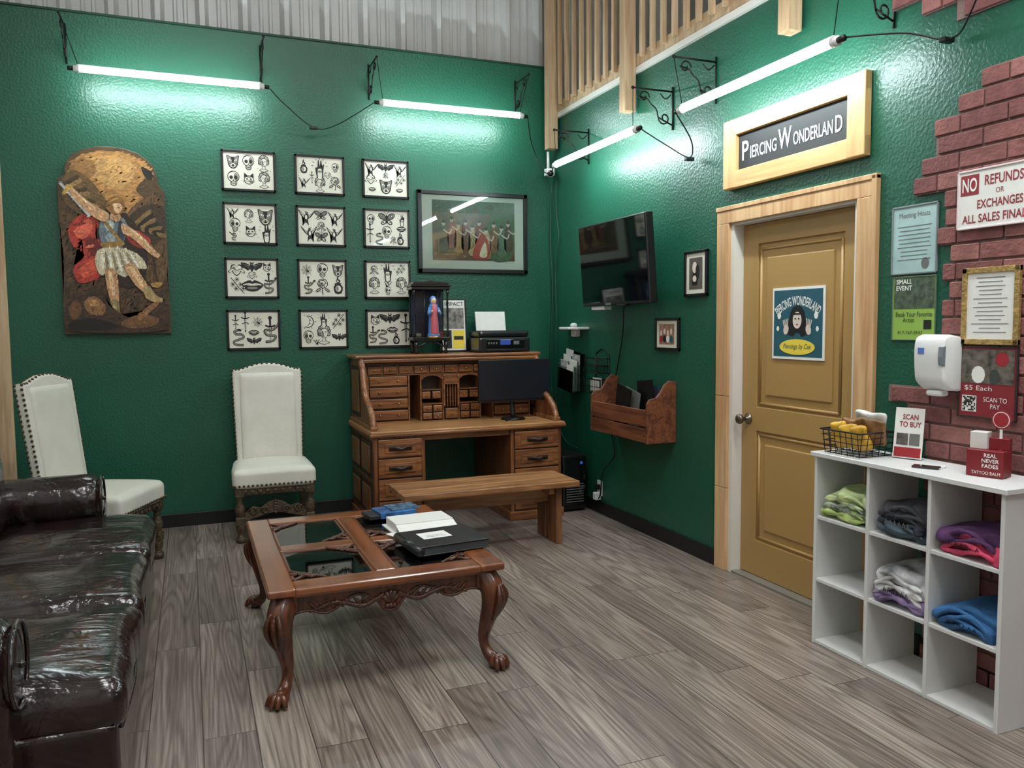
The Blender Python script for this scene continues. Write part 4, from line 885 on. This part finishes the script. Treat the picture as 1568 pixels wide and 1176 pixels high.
o.box(hx0,hx1,hy,YB-.02,1.18,1.195,OAKX,.002);o.box(hx0,hx1,hy,YB-.02,1.10,1.11,OAKX,.002);o.box(hx0,hx1,-.10,-.09,Z0,1.19,OAKD)
nd=11;wd=(hx1-hx0)/nd
for k in range(nd):
    drawer(hx0+wd*k+.008,hx0+wd*(k+1)-.008,1.115,1.174,hy+.004,1)
for k in range(nd+1):o.box(hx0+wd*k-.005,hx0+wd*k+.005,hy,-.09,1.10,1.19,OAKX)
for (a,b_) in ((hx0,hx0+.33),(hx1-.33,hx1)):
    o.box(a,b_,hy-.04,-.09,Z0,Z0+.012,OAKX)
    for k in range(4):
        z=Z0+.02+k*.087
        o.box(a,b_,hy+.004,-.10,z-.008,z+.0,OAKX)
        drawer(a+.018,b_-.018,z+.004,z+.076,hy-.02*(1-k/3)+.0,2)
    for x in (a,b_-.012):o.box(x,x+.012,hy-.02,-.09,Z0,1.10,OAKX)
cxm=(hx0+hx1)/2
for g_ in (-1,1):
    a=cxm+g_*.155
    for k,z in enumerate((Z0+.01,Z0+.068)):
        for q in (-1,1):drawer(a+q*.042-.036,a+q*.042+.036,z,z+.05,hy+.002,1)
    for q in (-1,1):drawer(a+q*.042-.034,a+q*.042+.034,Z0+.17,Z0+.225,hy+.03,1)
    o.box(a-.09,a+.09,hy,-.09,Z0+.125,Z0+.133,OAKX);o.box(a-.09,a+.09,hy+.02,-.09,Z0+.235,Z0+.243,OAKX)
    for x in (a-.09,a+.09):o.box(x-.006,x+.006,hy,-.09,Z0,1.10,OAKX)
    o.prism([(a-.085,1.10),(a-.085,1.06),(a-.05,1.085),(a,1.092),(a+.05,1.085),(a+.085,1.06),(a+.085,1.10)],'y',hy,hy+.015,OAKX)
    o.box(a-.085,a+.085,-.25,-.24,Z0+.24,1.10,OAKD)
for k in range(5):
    x=cxm-.044+.022*k;o.box(x-.004,x+.004,hy+.02,-.09,Z0+.10,1.02,OAKX)
o.box(cxm-.062,cxm+.062,hy-.01,hy+.02,1.02,1.1,OAKX,.003);drawer(cxm-.05,cxm+.05,Z0+.01,Z0+.09,hy+.0,1)
for g_ in (-1,1):o.lathe([(.012,0),(.008,.01),(.007,.14),(.011,.15)],(cxm+g_*.058,hy-.008,Z0+.11),OAKX,10);o.lathe([(.011,0),(.008,.01),(.007,.1),(.012,.12)],(cxm+g_*.058,hy-.008,Z0+.26-.02),OAKX,10)
o.done()
o=O('computer_monitor')
o.T=Matrix.Translation((-.60,-.60,0))@Matrix.Rotation(.03,4,'Z')
o.box(-.305,.305,-.012,.012,.885,1.215,BLACK,.006);o.box(-.298,.298,-.0135,-.011,.905,1.207,mat('monitor_screen',(28,31,38),.25));o.box(-.15,.15,.01,.045,.95,1.12,BLACK,.012)
o.tube([(0,.03,1.02),(0,.05,.90),(0,.03,.76)],.02,BLACK,10,sub=5);o.cyl((0,.03,.742),(0,.03,.756),.10,BLACK,.085,n=28)
o.tube([(-.02,.04,.76),(-.08,-.06,.747),(-.12,-.1,.745)],.003,BLACK,5,sub=4)
o.done()
o=O('inkjet_printer')
o.T=Matrix.Translation((-.585,-.235,1.2632))
PR=mat('printer_black',(26,26,28),.3,coat=.2)
o.box(-.22,.22,-.14,.16,.0,.12,PR,.015,3);o.box(-.215,.215,-.13,.15,.12,.175,PR,.022,3)
o.box(-.17,.17,-.146,-.13,.035,.105,BLKGL,.006);o.box(-.045,.045,-.150,-.14,.06,.1,mat('printer_lcd',(50,70,140),.2,emit=.4),.002)
for k in range(4):o.box(-.15+.022*k,-.137+.022*k,-.149,-.14,.065,.08,INKG,.002)
o.box(.07,.12,-.149,-.14,.06,.09,INKG,.002);o.box(-.16,.16,-.15,-.12,.005,.022,BLACK,.003)
o.box(-.16,.10,.115,.12,.14,.32,BLACK,.002,rot=(-.2,0,0));o.box(-.17,.09,.085,.10,.15,.33,PAPER,0,rot=(-.2,0,0))
o.done()
o=O('curio_cabinet')
o.T=Matrix.Translation((-1.18,-.24,1.2632))
CB=mat('curio_black_lacquer',(22,17,16),.25,coat=.4)
o.prism([(-.15,-.07),(.15,-.07),(.15,.10),(-.15,.10)],'z',.10,.13,CB,.006)
for a in (-.12,.12):
    for q in (-.05,.08):o.lathe([(.012,0),(.02,.01),(.010,.03),(.018,.06),(.012,.1)],(a,q,0),CB,12)
o.tube([(-.12,-.05,.05),(0,-.05,.09),(.12,-.05,.05)],.007,CB,6,sub=5)
o.box(-.14,.14,.07,.08,.13,.5,mat('curio_back',(24,34,60),.5))
for a in (-.135,.135):
    for q in (-.06,.075):o.lathe([(.009,.13),(.013,.15),(.007,.18),(.009,.30),(.007,.45),(.013,.48),(.009,.5)],(a,q,0),CB,10)
for a in (-.055,.055):o.tube([(a,-.062,.13),(a,-.062,.50)],.005,CB,6)
o.box(-.155,.155,-.075,.10,.50,.525,CB,.006);o.box(-.165,.165,-.085,.11,.525,.54,CB,.005)
o.prism([(-.15,.54),(.15,.54),(.14,.56),(.05,.565),(0,.575),(-.05,.565),(-.14,.56)],'y',-.07,.09,CB,.004)
o.rect(-.13,-.06,.14,.49,GLASS,-.06);o.rect(.06,.13,.14,.49,GLASS,-.06)
o.box(-.115,-.07,-.03,.02,.13,.16,mat('trinket',(160,150,130),.5),.01);o.box(.075,.11,-.03,.02,.13,.17,mat('trinket2',(190,60,60),.5),.01)
BLU=mat('statue_blue',(70,124,186),.4);PNK=mat('statue_rose',(196,96,108),.4);SK=mat('statue_skin',(224,184,154),.4)
o.lathe([(.052,.0),(.05,.015),(.042,.03),(.040,.10),(.034,.18),(.038,.235),(.022,.265)],(.01,-.09,.132),BLU,16)
o.lathe([(.03,.0),(.034,.02),(.03,.12),(.026,.2),(.02,.24)],(.01,-.108,.145),PNK,14)
o.sph((.01,-.10,.41),(.022,.024,.028),SK);o.sph((.01,-.085,.418),(.028,.028,.034),BLU)
for g_ in (-1,1):o.tube([(.01+g_*.032,-.10,.355),(.01+g_*.045,-.125,.31),(.01+g_*.03,-.145,.325)],[.014,.013,.007],BLU,8,sub=4);o.sph((.01+g_*.028,-.15,.33),(.008,.008,.010),SK,6)
o.lathe([(.055,0),(.055,.012),(.05,.014)],(.01,-.095,.122),BRASS,16)
o.done()
o=O('magazine_display_frame')
o.T=Matrix.Translation((-.93,-.10,1.2632))@Matrix.Rotation(-.08,4,'X')
o.box(-.115,.115,-.008,.0,.0,.44,BLACK,.003);o.box(-.10,.10,-.011,-.008,.015,.425,PAPER)
o.text('IMPACT',0.01,.395,.16,.032,INK,-.0125);o.rect(-.09,.09,.19,.36,mat('mag_photo',(120,116,110),.4,var=.8,vs=25),-.012);o.rect(-.01,.09,.03,.18,YEL,-.0122);o.rect(-.09,-.02,.03,.18,INK,-.0122);o.rect(.0,.08,.1,.13,INK,-.0128)
o.done()
o=O('computer_tower');o.box(-.27,-.06,-.78,-.36,.02,.45,BLACK,.01);o.box(-.26,-.07,-.785,-.775,.05,.43,BLKGL,.004)
for a in (-.25,-.08):
    for q in (-.74,-.40):o.cyl((a,q,0),(a,q,.022),.012,BLACK,n=10)
for k in range(8):o.box(-.24,-.09,-.788,-.784,.08+.02*k,.086+.02*k,INKG)
o.box(-.12,-.10,-.79,-.783,.38,.40,mat('usb_blue',(60,100,200),.3,emit=.3));o.done()
# ---------------------------------------------------------------- bench
o=O('wooden_bench')
for y0_,y1_ in ((-1.64,-1.475),(-1.47,-1.305),(-1.30,-1.20)):o.box(-1.76,-.55,y0_,y1_,.395,.435,RUST,.006)
for x in (-1.62,-.70):
    o.box(x,x+.045,-1.58,-1.44,0,.395,RUSTZ,.005);o.box(x,x+.045,-1.40,-1.26,0,.395,RUSTZ,.005);o.box(x-.04,x+.0,-1.56,-1.28,.34,.395,RUST,.004)
o.box(-1.60,-.68,-1.44,-1.40,.27,.37,RUST,.004)
o.done()
# ---------------------------------------------------------------- coffee table
o=O('coffee_table');o.T=Matrix.Translation((-2.22,-2.65,0))
hw,hl,zt=.492,.62,.465
def frame_board(x0,x1,y0_,y1_,m):o.box(x0,x1,y0_,y1_,zt-.032,zt,m,.010,3)
frame_board(-hw,-hw+.11,-hl,hl,CHER);frame_board(hw-.11,hw,-hl,hl,CHER)
frame_board(-hw+.105,hw-.105,-hl,-hl+.12,CHERX);frame_board(-hw+.105,hw-.105,hl-.12,hl,CHERX)
frame_board(-.045,.045,-hl+.115,hl-.115,CHER);frame_board(-hw+.105,-.043,-.05,.05,CHERX);frame_board(.043,hw-.105,-.05,.05,CHERX)
o.box(-hw+.03,hw-.03,-hl+.03,-hl+.05,zt-.045,zt-.03,CHERX,.004);o.box(-hw+.03,hw-.03,hl-.05,hl-.03,zt-.045,zt-.03,CHERX,.004);o.box(-hw+.03,-hw+.05,-hl+.03,hl-.03,zt-.045,zt-.03,CHER,.004);o.box(hw-.05,hw-.03,-hl+.03,hl-.03,zt-.045,zt-.03,CHER,.004)
for gx in (-1,1):
    for gy in (-1,1):
        x0,x1=sorted((gx*.045,gx*(hw-.11)));y0_,y1_=sorted((gy*.05,gy*(hl-.12)))
        o.box(x0-.004,x1+.004,y0_-.004,y1_+.004,zt-.014,zt-.008,GLASS)
        for a in ((x0,x1,y0_,y0_+.012),(x0,x1,y1_-.012,y1_),(x0,x0+.012,y0_,y1_),(x1-.012,x1,y0_,y1_)):o.box(a[0],a[1],a[2],a[3],zt-.009,zt-.005,CHERD,.002)
        for (cx,cy,sx,sy) in ((gx*.05,gy*.055,gx,gy),(gx*(hw-.115),gy*(hl-.125),-gx,-gy)):
            z=zt-.004
            o.tube([(cx,cy+sy*.13,z),(cx+sx*.03,cy+sy*.10,z),(cx+sx*.05,cy+sy*.055,z),(cx+sx*.10,cy+sy*.03,z),(cx+sx*.13,cy,z)],.006,CARV,6,sub=4)
            for t_ in (.35,.7,1.0,1.35):
                rr=.03;ang=t_*pi/2.8;qx=cx+sx*(.075*cos(ang)+.008);qy=cy+sy*(.075*sin(ang)+.008)
                o.tube([(qx+rr*.6*(1-u*.7)*cos(u*7),qy+rr*.6*(1-u*.7)*sin(u*7),z) for u in [q/10 for q in range(11)]],.0045,CARV,5)
            o.tube([(cx,cy,z),(cx+sx*.05,cy+sy*.05,z)],.007,CARV,6)
def apron(L_,axis,off,sg):
    n=28;bot=[]
    for i in range(n+1):
        t=i/n;u=abs(2*t-1)
        d=.055+.035*cos(u*pi*3)*(1-.25*u)+(.05*max(0,(u-.8)/.2))+ (.02 if u<.12 else 0)
        bot.append((-L_+2*L_*t,zt-.045-d))
    pts=[(-L_,zt-.04)]+bot+[(L_,zt-.04)]
    o.prism(pts,axis,off-.012,off+.012,CHERD,.002)
    f=off+sg*.014
    def V(a,z):return (a,f,z) if axis=='y' else (f,a,z)
    o.tube([V(a,z+.004) for a,z in bot],.006,CARV,6)
    for g_ in (-1,1):
        o.tube([V(g_*a,z) for a,z in ((.03,zt-.08),(.07,zt-.10),(.12,zt-.115),(.17,zt-.10),(.23,zt-.085),(.29,zt-.10),(.33,zt-.115))],[.012,.010,.012,.010,.009,.008,.004],CARV,8,sub=4)
        for k in range(7):
            a=.09+.035*k;o.tube([V(g_*a,zt-.105),V(g_*(a+.02),zt-.085),V(g_*(a+.035),zt-.07)],[.008,.007,.002],CARV,6,sub=3)
        o.tube([V(g_*(.10+.022*(1-u*.7)*cos(u*8)),zt-.10+.022*(1-u*.7)*sin(u*8)) for u in [q/12 for q in range(13)]],.006,CARV,6)
    for k in range(5):
        an=(k-2)*.42;o.tube([V(0,zt-.125),V(.045*sin(an),zt-.125+.06*cos(an))],[.006,.012],CARV,6)
    for k in range(-1,2):o.sph(V(.015*k,zt-.13),.012,CARV,6)
apron(hw-.09,'y',-hl+.055,-1);apron(hw-.09,'y',hl-.055,1);apron(hl-.09,'x',-hw+.055,-1);apron(hl-.09,'x',hw-.055,1)
for gx in (-1,1):
    for gy in (-1,1):
        bx,by=gx*(hw-.075),gy*(hl-.075);dx,dy=gx*.55,gy*.84
        def Q(d_,z):return (bx+dx*d_,by+dy*d_,z)
        o.box(bx-.045,bx+.045,by-.045,by+.045,zt-.11,zt-.03,CHERD,.01)
        o.tube([Q(0,zt-.04),Q(.02,zt-.08),Q(.048,zt-.12),Q(.045,.28),Q(.02,.20),Q(.0,.13),Q(.005,.085),Q(.03,.05),Q(.06,.034)],[.05,.054,.052,.044,.034,.025,.022,.026,.03],CHERD,12,sub=4)
        for s_ in (-1,0,1):
            px_,py_=-gy*s_*.024,gx*s_*.024
            o.tube([(Q(.09,zt-.10)[0]+px_*.5,Q(.09,zt-.10)[1]+py_*.5,zt-.09),(Q(.105,0)[0]+px_,Q(.105,0)[1]+py_,zt-.14),(Q(.088,0)[0]+px_,Q(.088,0)[1]+py_,.27),(Q(.055,0)[0]+px_*.4,Q(.055,0)[1]+py_*.4,.21)],[.006,.012,.010,.004],CARV,6,sub=4)
        o.sph(Q(.065,.03),(.036,.036,.03),CHERD,8)
        for s_ in (-1.1,-.35,.35,1.1):
            an=atan2(dy,dx)+s_*.75;fx,fy=cos(an),sin(an);c0=Q(.065,.0)
            o.tube([(c0[0],c0[1],.05),(c0[0]+fx*.035,c0[1]+fy*.035,.042),(c0[0]+fx*.055,c0[1]+fy*.055,.010)],[.014,.015,.009],CHERD,8,sub=4)
o.done()
Zt=.4685
o=O('box_of_leaflets');o.T=Matrix.Translation((-1.90,-2.51,Zt))@Matrix.Rotation(.05,4,'Z')
o.box(-.17,.15,-.095,.09,0,.006,PAPER);o.box(-.15,.15,-.09,.085,.006,.045,mat('carton_white',(222,220,214),.5),.003,1)
o.box(-.20,.0,-.17,-.08,.004,.007,PAPER,0,rot=(0,.02,.3));o.box(-.15,.15,-.19,-.088,.02,.024,PAPER,0,rot=(.3,0,0));o.done()
o=O('paperback_book');o.T=Matrix.Translation((-1.93,-2.20,Zt))@Matrix.Rotation(.12,4,'Z')
o.box(-.13,.07,-.085,.075,0,.03,mat('book_blue_cover',(52,96,150),.3,var=.7,vs=18),.002,1);o.box(-.125,.068,-.082,.072,.003,.027,PAPER);o.box(-.19,-.07,-.08,.06,.0,.02,mat('book_black',(30,32,38),.4),.002,1);o.box(-.06,.1,-.06,.08,.03,.036,mat('book_photo',(70,104,130),.25,var=.8,vs=30));o.done()
o=O('ring_binder');o.T=Matrix.Translation((-1.875,-2.89,Zt))@Matrix.Rotation(.10,4,'Z')
BN=mat('binder_black',(24,25,28),.3)
o.box(-.185,.155,-.15,.15,0,.006,BN,.002,1);o.box(-.175,.15,-.145,.145,.006,.036,mat('binder_pages',(60,62,66),.5));o.box(-.185,.155,-.15,.15,.036,.043,BN,.002,1);o.cyl((-.185,-.15,.0215),(-.185,.15,.0215),.0215,BN)
o.box(-.12,.02,-.03,.08,.043,.0435,PAPER);o.T=o.T@Matrix.Translation((-.05,.02,.0445))@Matrix.Rotation(-pi/2,4,'X')
o.text('Feel Free',0,-.02,.09,.012,INKG,0);o.text('To Look',0,.0,.08,.012,INKG,0)
o.done()
# ---------------------------------------------------------------- upholstered chairs
def chair(loc,rot):
    o=O('upholstered_dining_chair')
    sw=.28;sd=.26
    def sfn(q,p):
        q.x*=1-.06*max(0,p.y);return q
    o.cush((0,0,.44),(sw,sd,.065),.035,CHL,puff=.03,amt=.004,ns=6,fn=sfn)
    lean=.13
    Bk=Matrix.Translation((0,.24,.45))@Matrix.Rotation(-lean,4,'X')
    oT=o.T;o.T=Bk
    pts=[(-.235,0),(.235,0),(.25,.69),(.245,.725),(.20,.725),(.14,.745),(.07,.765),(0,.77),(-.07,.765),(-.14,.745),(-.20,.725),(-.245,.725),(-.25,.69)]
    o.prism(pts,'y',-.03,.03,CHL,.018,False)
    o.cush((0,-.022,.37),(.20,.022,.325),.02,CHL,amt=.003,ns=5)
    def edge(yv):
        P=[(-.236,.02),(-.252,.69),(-.245,.718),(-.20,.722),(-.14,.742),(-.07,.762),(0,.767),(.07,.762),(.14,.742),(.20,.722),(.245,.718),(.252,.69),(.236,.02)]
        out=[]
        for a,b_ in zip(P,P[1:]):
            d=hypot(b_[0]-a[0],b_[1]-a[1]);n=max(1,int(round(d/.03)))
            for k in range(n):out.append((a[0]+(b_[0]-a[0])*k/n,yv,a[1]+(b_[1]-a[1])*k/n))
        return out
    NB=mat('antique_brass_nail',(84,70,48),.35,metal=.8)
    for c_ in edge(-.022):o.nail(c_,.0095,NB)
    for c_ in edge(.022):o.nail(c_,.0095,NB)
    o.T=oT
    for k in range(19):o.nail((-.265+.0294*k,-sd-.002,.40),.0095,NB)
    for g_ in (-1,1):
        for k in range(16):o.nail((g_*(sw-.012*k/15+.001),-.245+.031*k,.40),.0095,NB)
    o.box(-.25,.25,-.235,-.205,.33,.38,CHW,.006);o.box(-.25,.25,.19,.22,.33,.38,CHW,.006)
    for g_ in (-1,1):o.box(g_*.25-.015,g_*.25+.015,-.22,.2,.33,.38,CHW,.006)
    for k in range(9):o.sph((-.2+.05*k,-.238,.355),(.02,.008,.016),CHW,6)
    lp=[(.028,0),(.034,.015),(.034,.035),(.018,.05),(.026,.075),(.032,.10),(.030,.13),(.018,.155),(.022,.18),(.034,.21),(.036,.24),(.024,.27),(.020,.30),(.030,.32),(.032,.385)]
    for g_ in (-1,1):
        o.lathe(lp,(g_*.235,-.215,0),CHW,14);o.box(g_*.235-.032,g_*.235+.032,-.247,-.183,.32,.39,CHW,.006);o.box(g_*.235-.03,g_*.235+.03,-.245,-.185,.12,.18,CHW,.006)
        o.box(g_*.225-.022,g_*.225+.022,.20,.245,0,.46,CHW,.006,rot=(0.04,0,0))
        o.tube([(g_*.235,-.2,.12),(g_*.23,0,.12),(g_*.225,.2,.12)],[.016,.022,.016],CHW,10,sub=4)
    ar=[(-.21,.20),(-.15,.25),(-.10,.235),(-.05,.27),(0,.285),(.05,.27),(.10,.235),(.15,.25),(.21,.20),(.21,.15),(.12,.17),(.05,.19),(0,.20),(-.05,.19),(-.12,.17),(-.21,.15)]
    o.prism(ar,'y',-.225,-.205,CHW,.003)
    for g_ in (-1,1):
        for cx,r in ((.15,.03),(.07,.028)):
            o.tube([(g_*(cx+r*(1-u*.7)*cos(u*8)),-.23,.215+r*(1-u*.7)*sin(u*8)) for u in [q/12 for q in range(13)]],.007,CHW,6)
    for k in range(5):o.sph((0,-.228,.20+.02*k),(.014,.008,.010),CHW,6)
    return o.done(rotz=rot,loc=loc)
chair((-2.43,-.46,0),-.03)
chair((-3.48,-.97,0),radians(90-24))
# ---------------------------------------------------------------- sofa
o=O('leather_sofa')
xb,xf=-4.22,-3.165
ya,yb=-1.50,-4.10
o.cush(((xb+xf-.02)/2,(ya-.02-3.95)/2,.205),((xf-xb-.02)/2,(3.95+ya-.02)/2,.155),.02,LEATH,amt=.004,ns=4,n=20)
ys=[-1.66,-2.46,-3.20,-3.95]
for k in range(3):
    c_=(ys[k]+ys[k+1])/2;h=(ys[k]-ys[k+1])/2
    o.cush((-3.535,c_,.395),(.375,h-.004,.085),.06,LEATH,puff=.035,amt=.016,ns=4,seed=k+1,n=22)
    P=[(-3.18,c_-h+.05,.33),(-3.165,c_,.325),(-3.18,c_+h-.05,.33)];o.tube(P,.008,LEATH,8,sub=4)
for k in range(3):
    c_=(ys[k]+ys[k+1])/2;h=(ys[k]-ys[k+1])/2
    o.cush((-3.965,c_,.66),(.13,h-.006,.21),.09,LEATH,amt=.025,ns=4,seed=k+5,n=16,rot=(0,-.18,0))
o.cush((-4.12,(ya+yb)/2,.55),(.085,(ya-yb)/2-.02,.33),.07,LEATH,amt=.01,ns=3,n=18)
for yc,sg in ((-1.64,1),(-3.95,-1)):
    o.cush((-3.80,yc+sg*.02,.30),(.38,.10,.28),.05,LEATH,amt=.008,ns=4)
    prof=[(.001,-.40),(.06,-.40),(.105,-.385),(.128,-.34),(.135,0),(.135,.30),(.130,.345),(.10,.375),(.05,.385),(.001,.385)]
    o.lathe(prof,(-3.80,yc,.575),LEATH,26,Matrix.Rotation(pi/2,4,'Y'))
    o.tube([(-3.418,yc+.118*cos(a),.575+.118*sin(a)) for a in [2*pi*q/24 for q in range(24)]],.007,LEATH,6,True)
    o.nail((-3.412,yc,.575),.012,LEATH)
for y_ in (ya-.1,-3.84):
    for x_ in (-3.27,-4.1):o.lathe([(.03,0),(.04,.03),(.03,.06)],(x_,y_,0),CHERD,12)
o.done()
# ---------------------------------------------------------------- ceiling lamps
LP=bpy.data.materials.new('ceiling_lamp_emission');LP.use_nodes=True
b=LP.node_tree.nodes['Principled BSDF'];b.inputs['Emission Color'].default_value=(.98,.99,1,1);b.inputs['Emission Strength'].default_value=28
for (x,y) in ((-2.9,-4.6),(-1.0,-4.9),(-2.0,-7.2)):
    o=O('ceiling_panel_light');o.box(x-.32,x+.32,y-.62,y+.62,5.30,5.36,WHITE,.005);o.box(x-.3,x+.3,y-.6,y+.6,5.292,5.30,LP)
    for a in (-.25,.25):o.cyl((x+a,y,5.36),(x+a,y,5.6),.006,IRON)
    o.done()
# ---------------------------------------------------------------- world, camera
W=bpy.data.worlds.new('World');SC.world=W;W.use_nodes=True
W.node_tree.nodes['Background'].inputs[0].default_value=(.9,.95,1,1);W.node_tree.nodes['Background'].inputs[1].default_value=.3
f,ps,th,ro=1231.6,.38072,.07445,-.00936
fw0=Vector((sin(ps),cos(ps),0));r0=Vector((cos(ps),-sin(ps),0));zz=Vector((0,0,1))
fw=fw0*cos(th)-zz*sin(th);up=zz*cos(th)+fw0*sin(th)
Rr=r0*cos(ro)+up*sin(ro);Uu=up*cos(ro)-r0*sin(ro)
cam=bpy.data.cameras.new('camera');cam.sensor_width=36;cam.lens=f/1568*36;cam.clip_start=.05
co=bpy.data.objects.new('camera',cam);SC.collection.objects.link(co)
M=Matrix((Rr,Uu,-fw)).transposed().to_4x4();M.translation=Vector((-2.9548,-6.4345,1.4890));co.matrix_world=M
SC.camera=co
SC.view_settings.view_transform='Standard'
SC.view_settings.look='None'
SC.view_settings.exposure=0.08
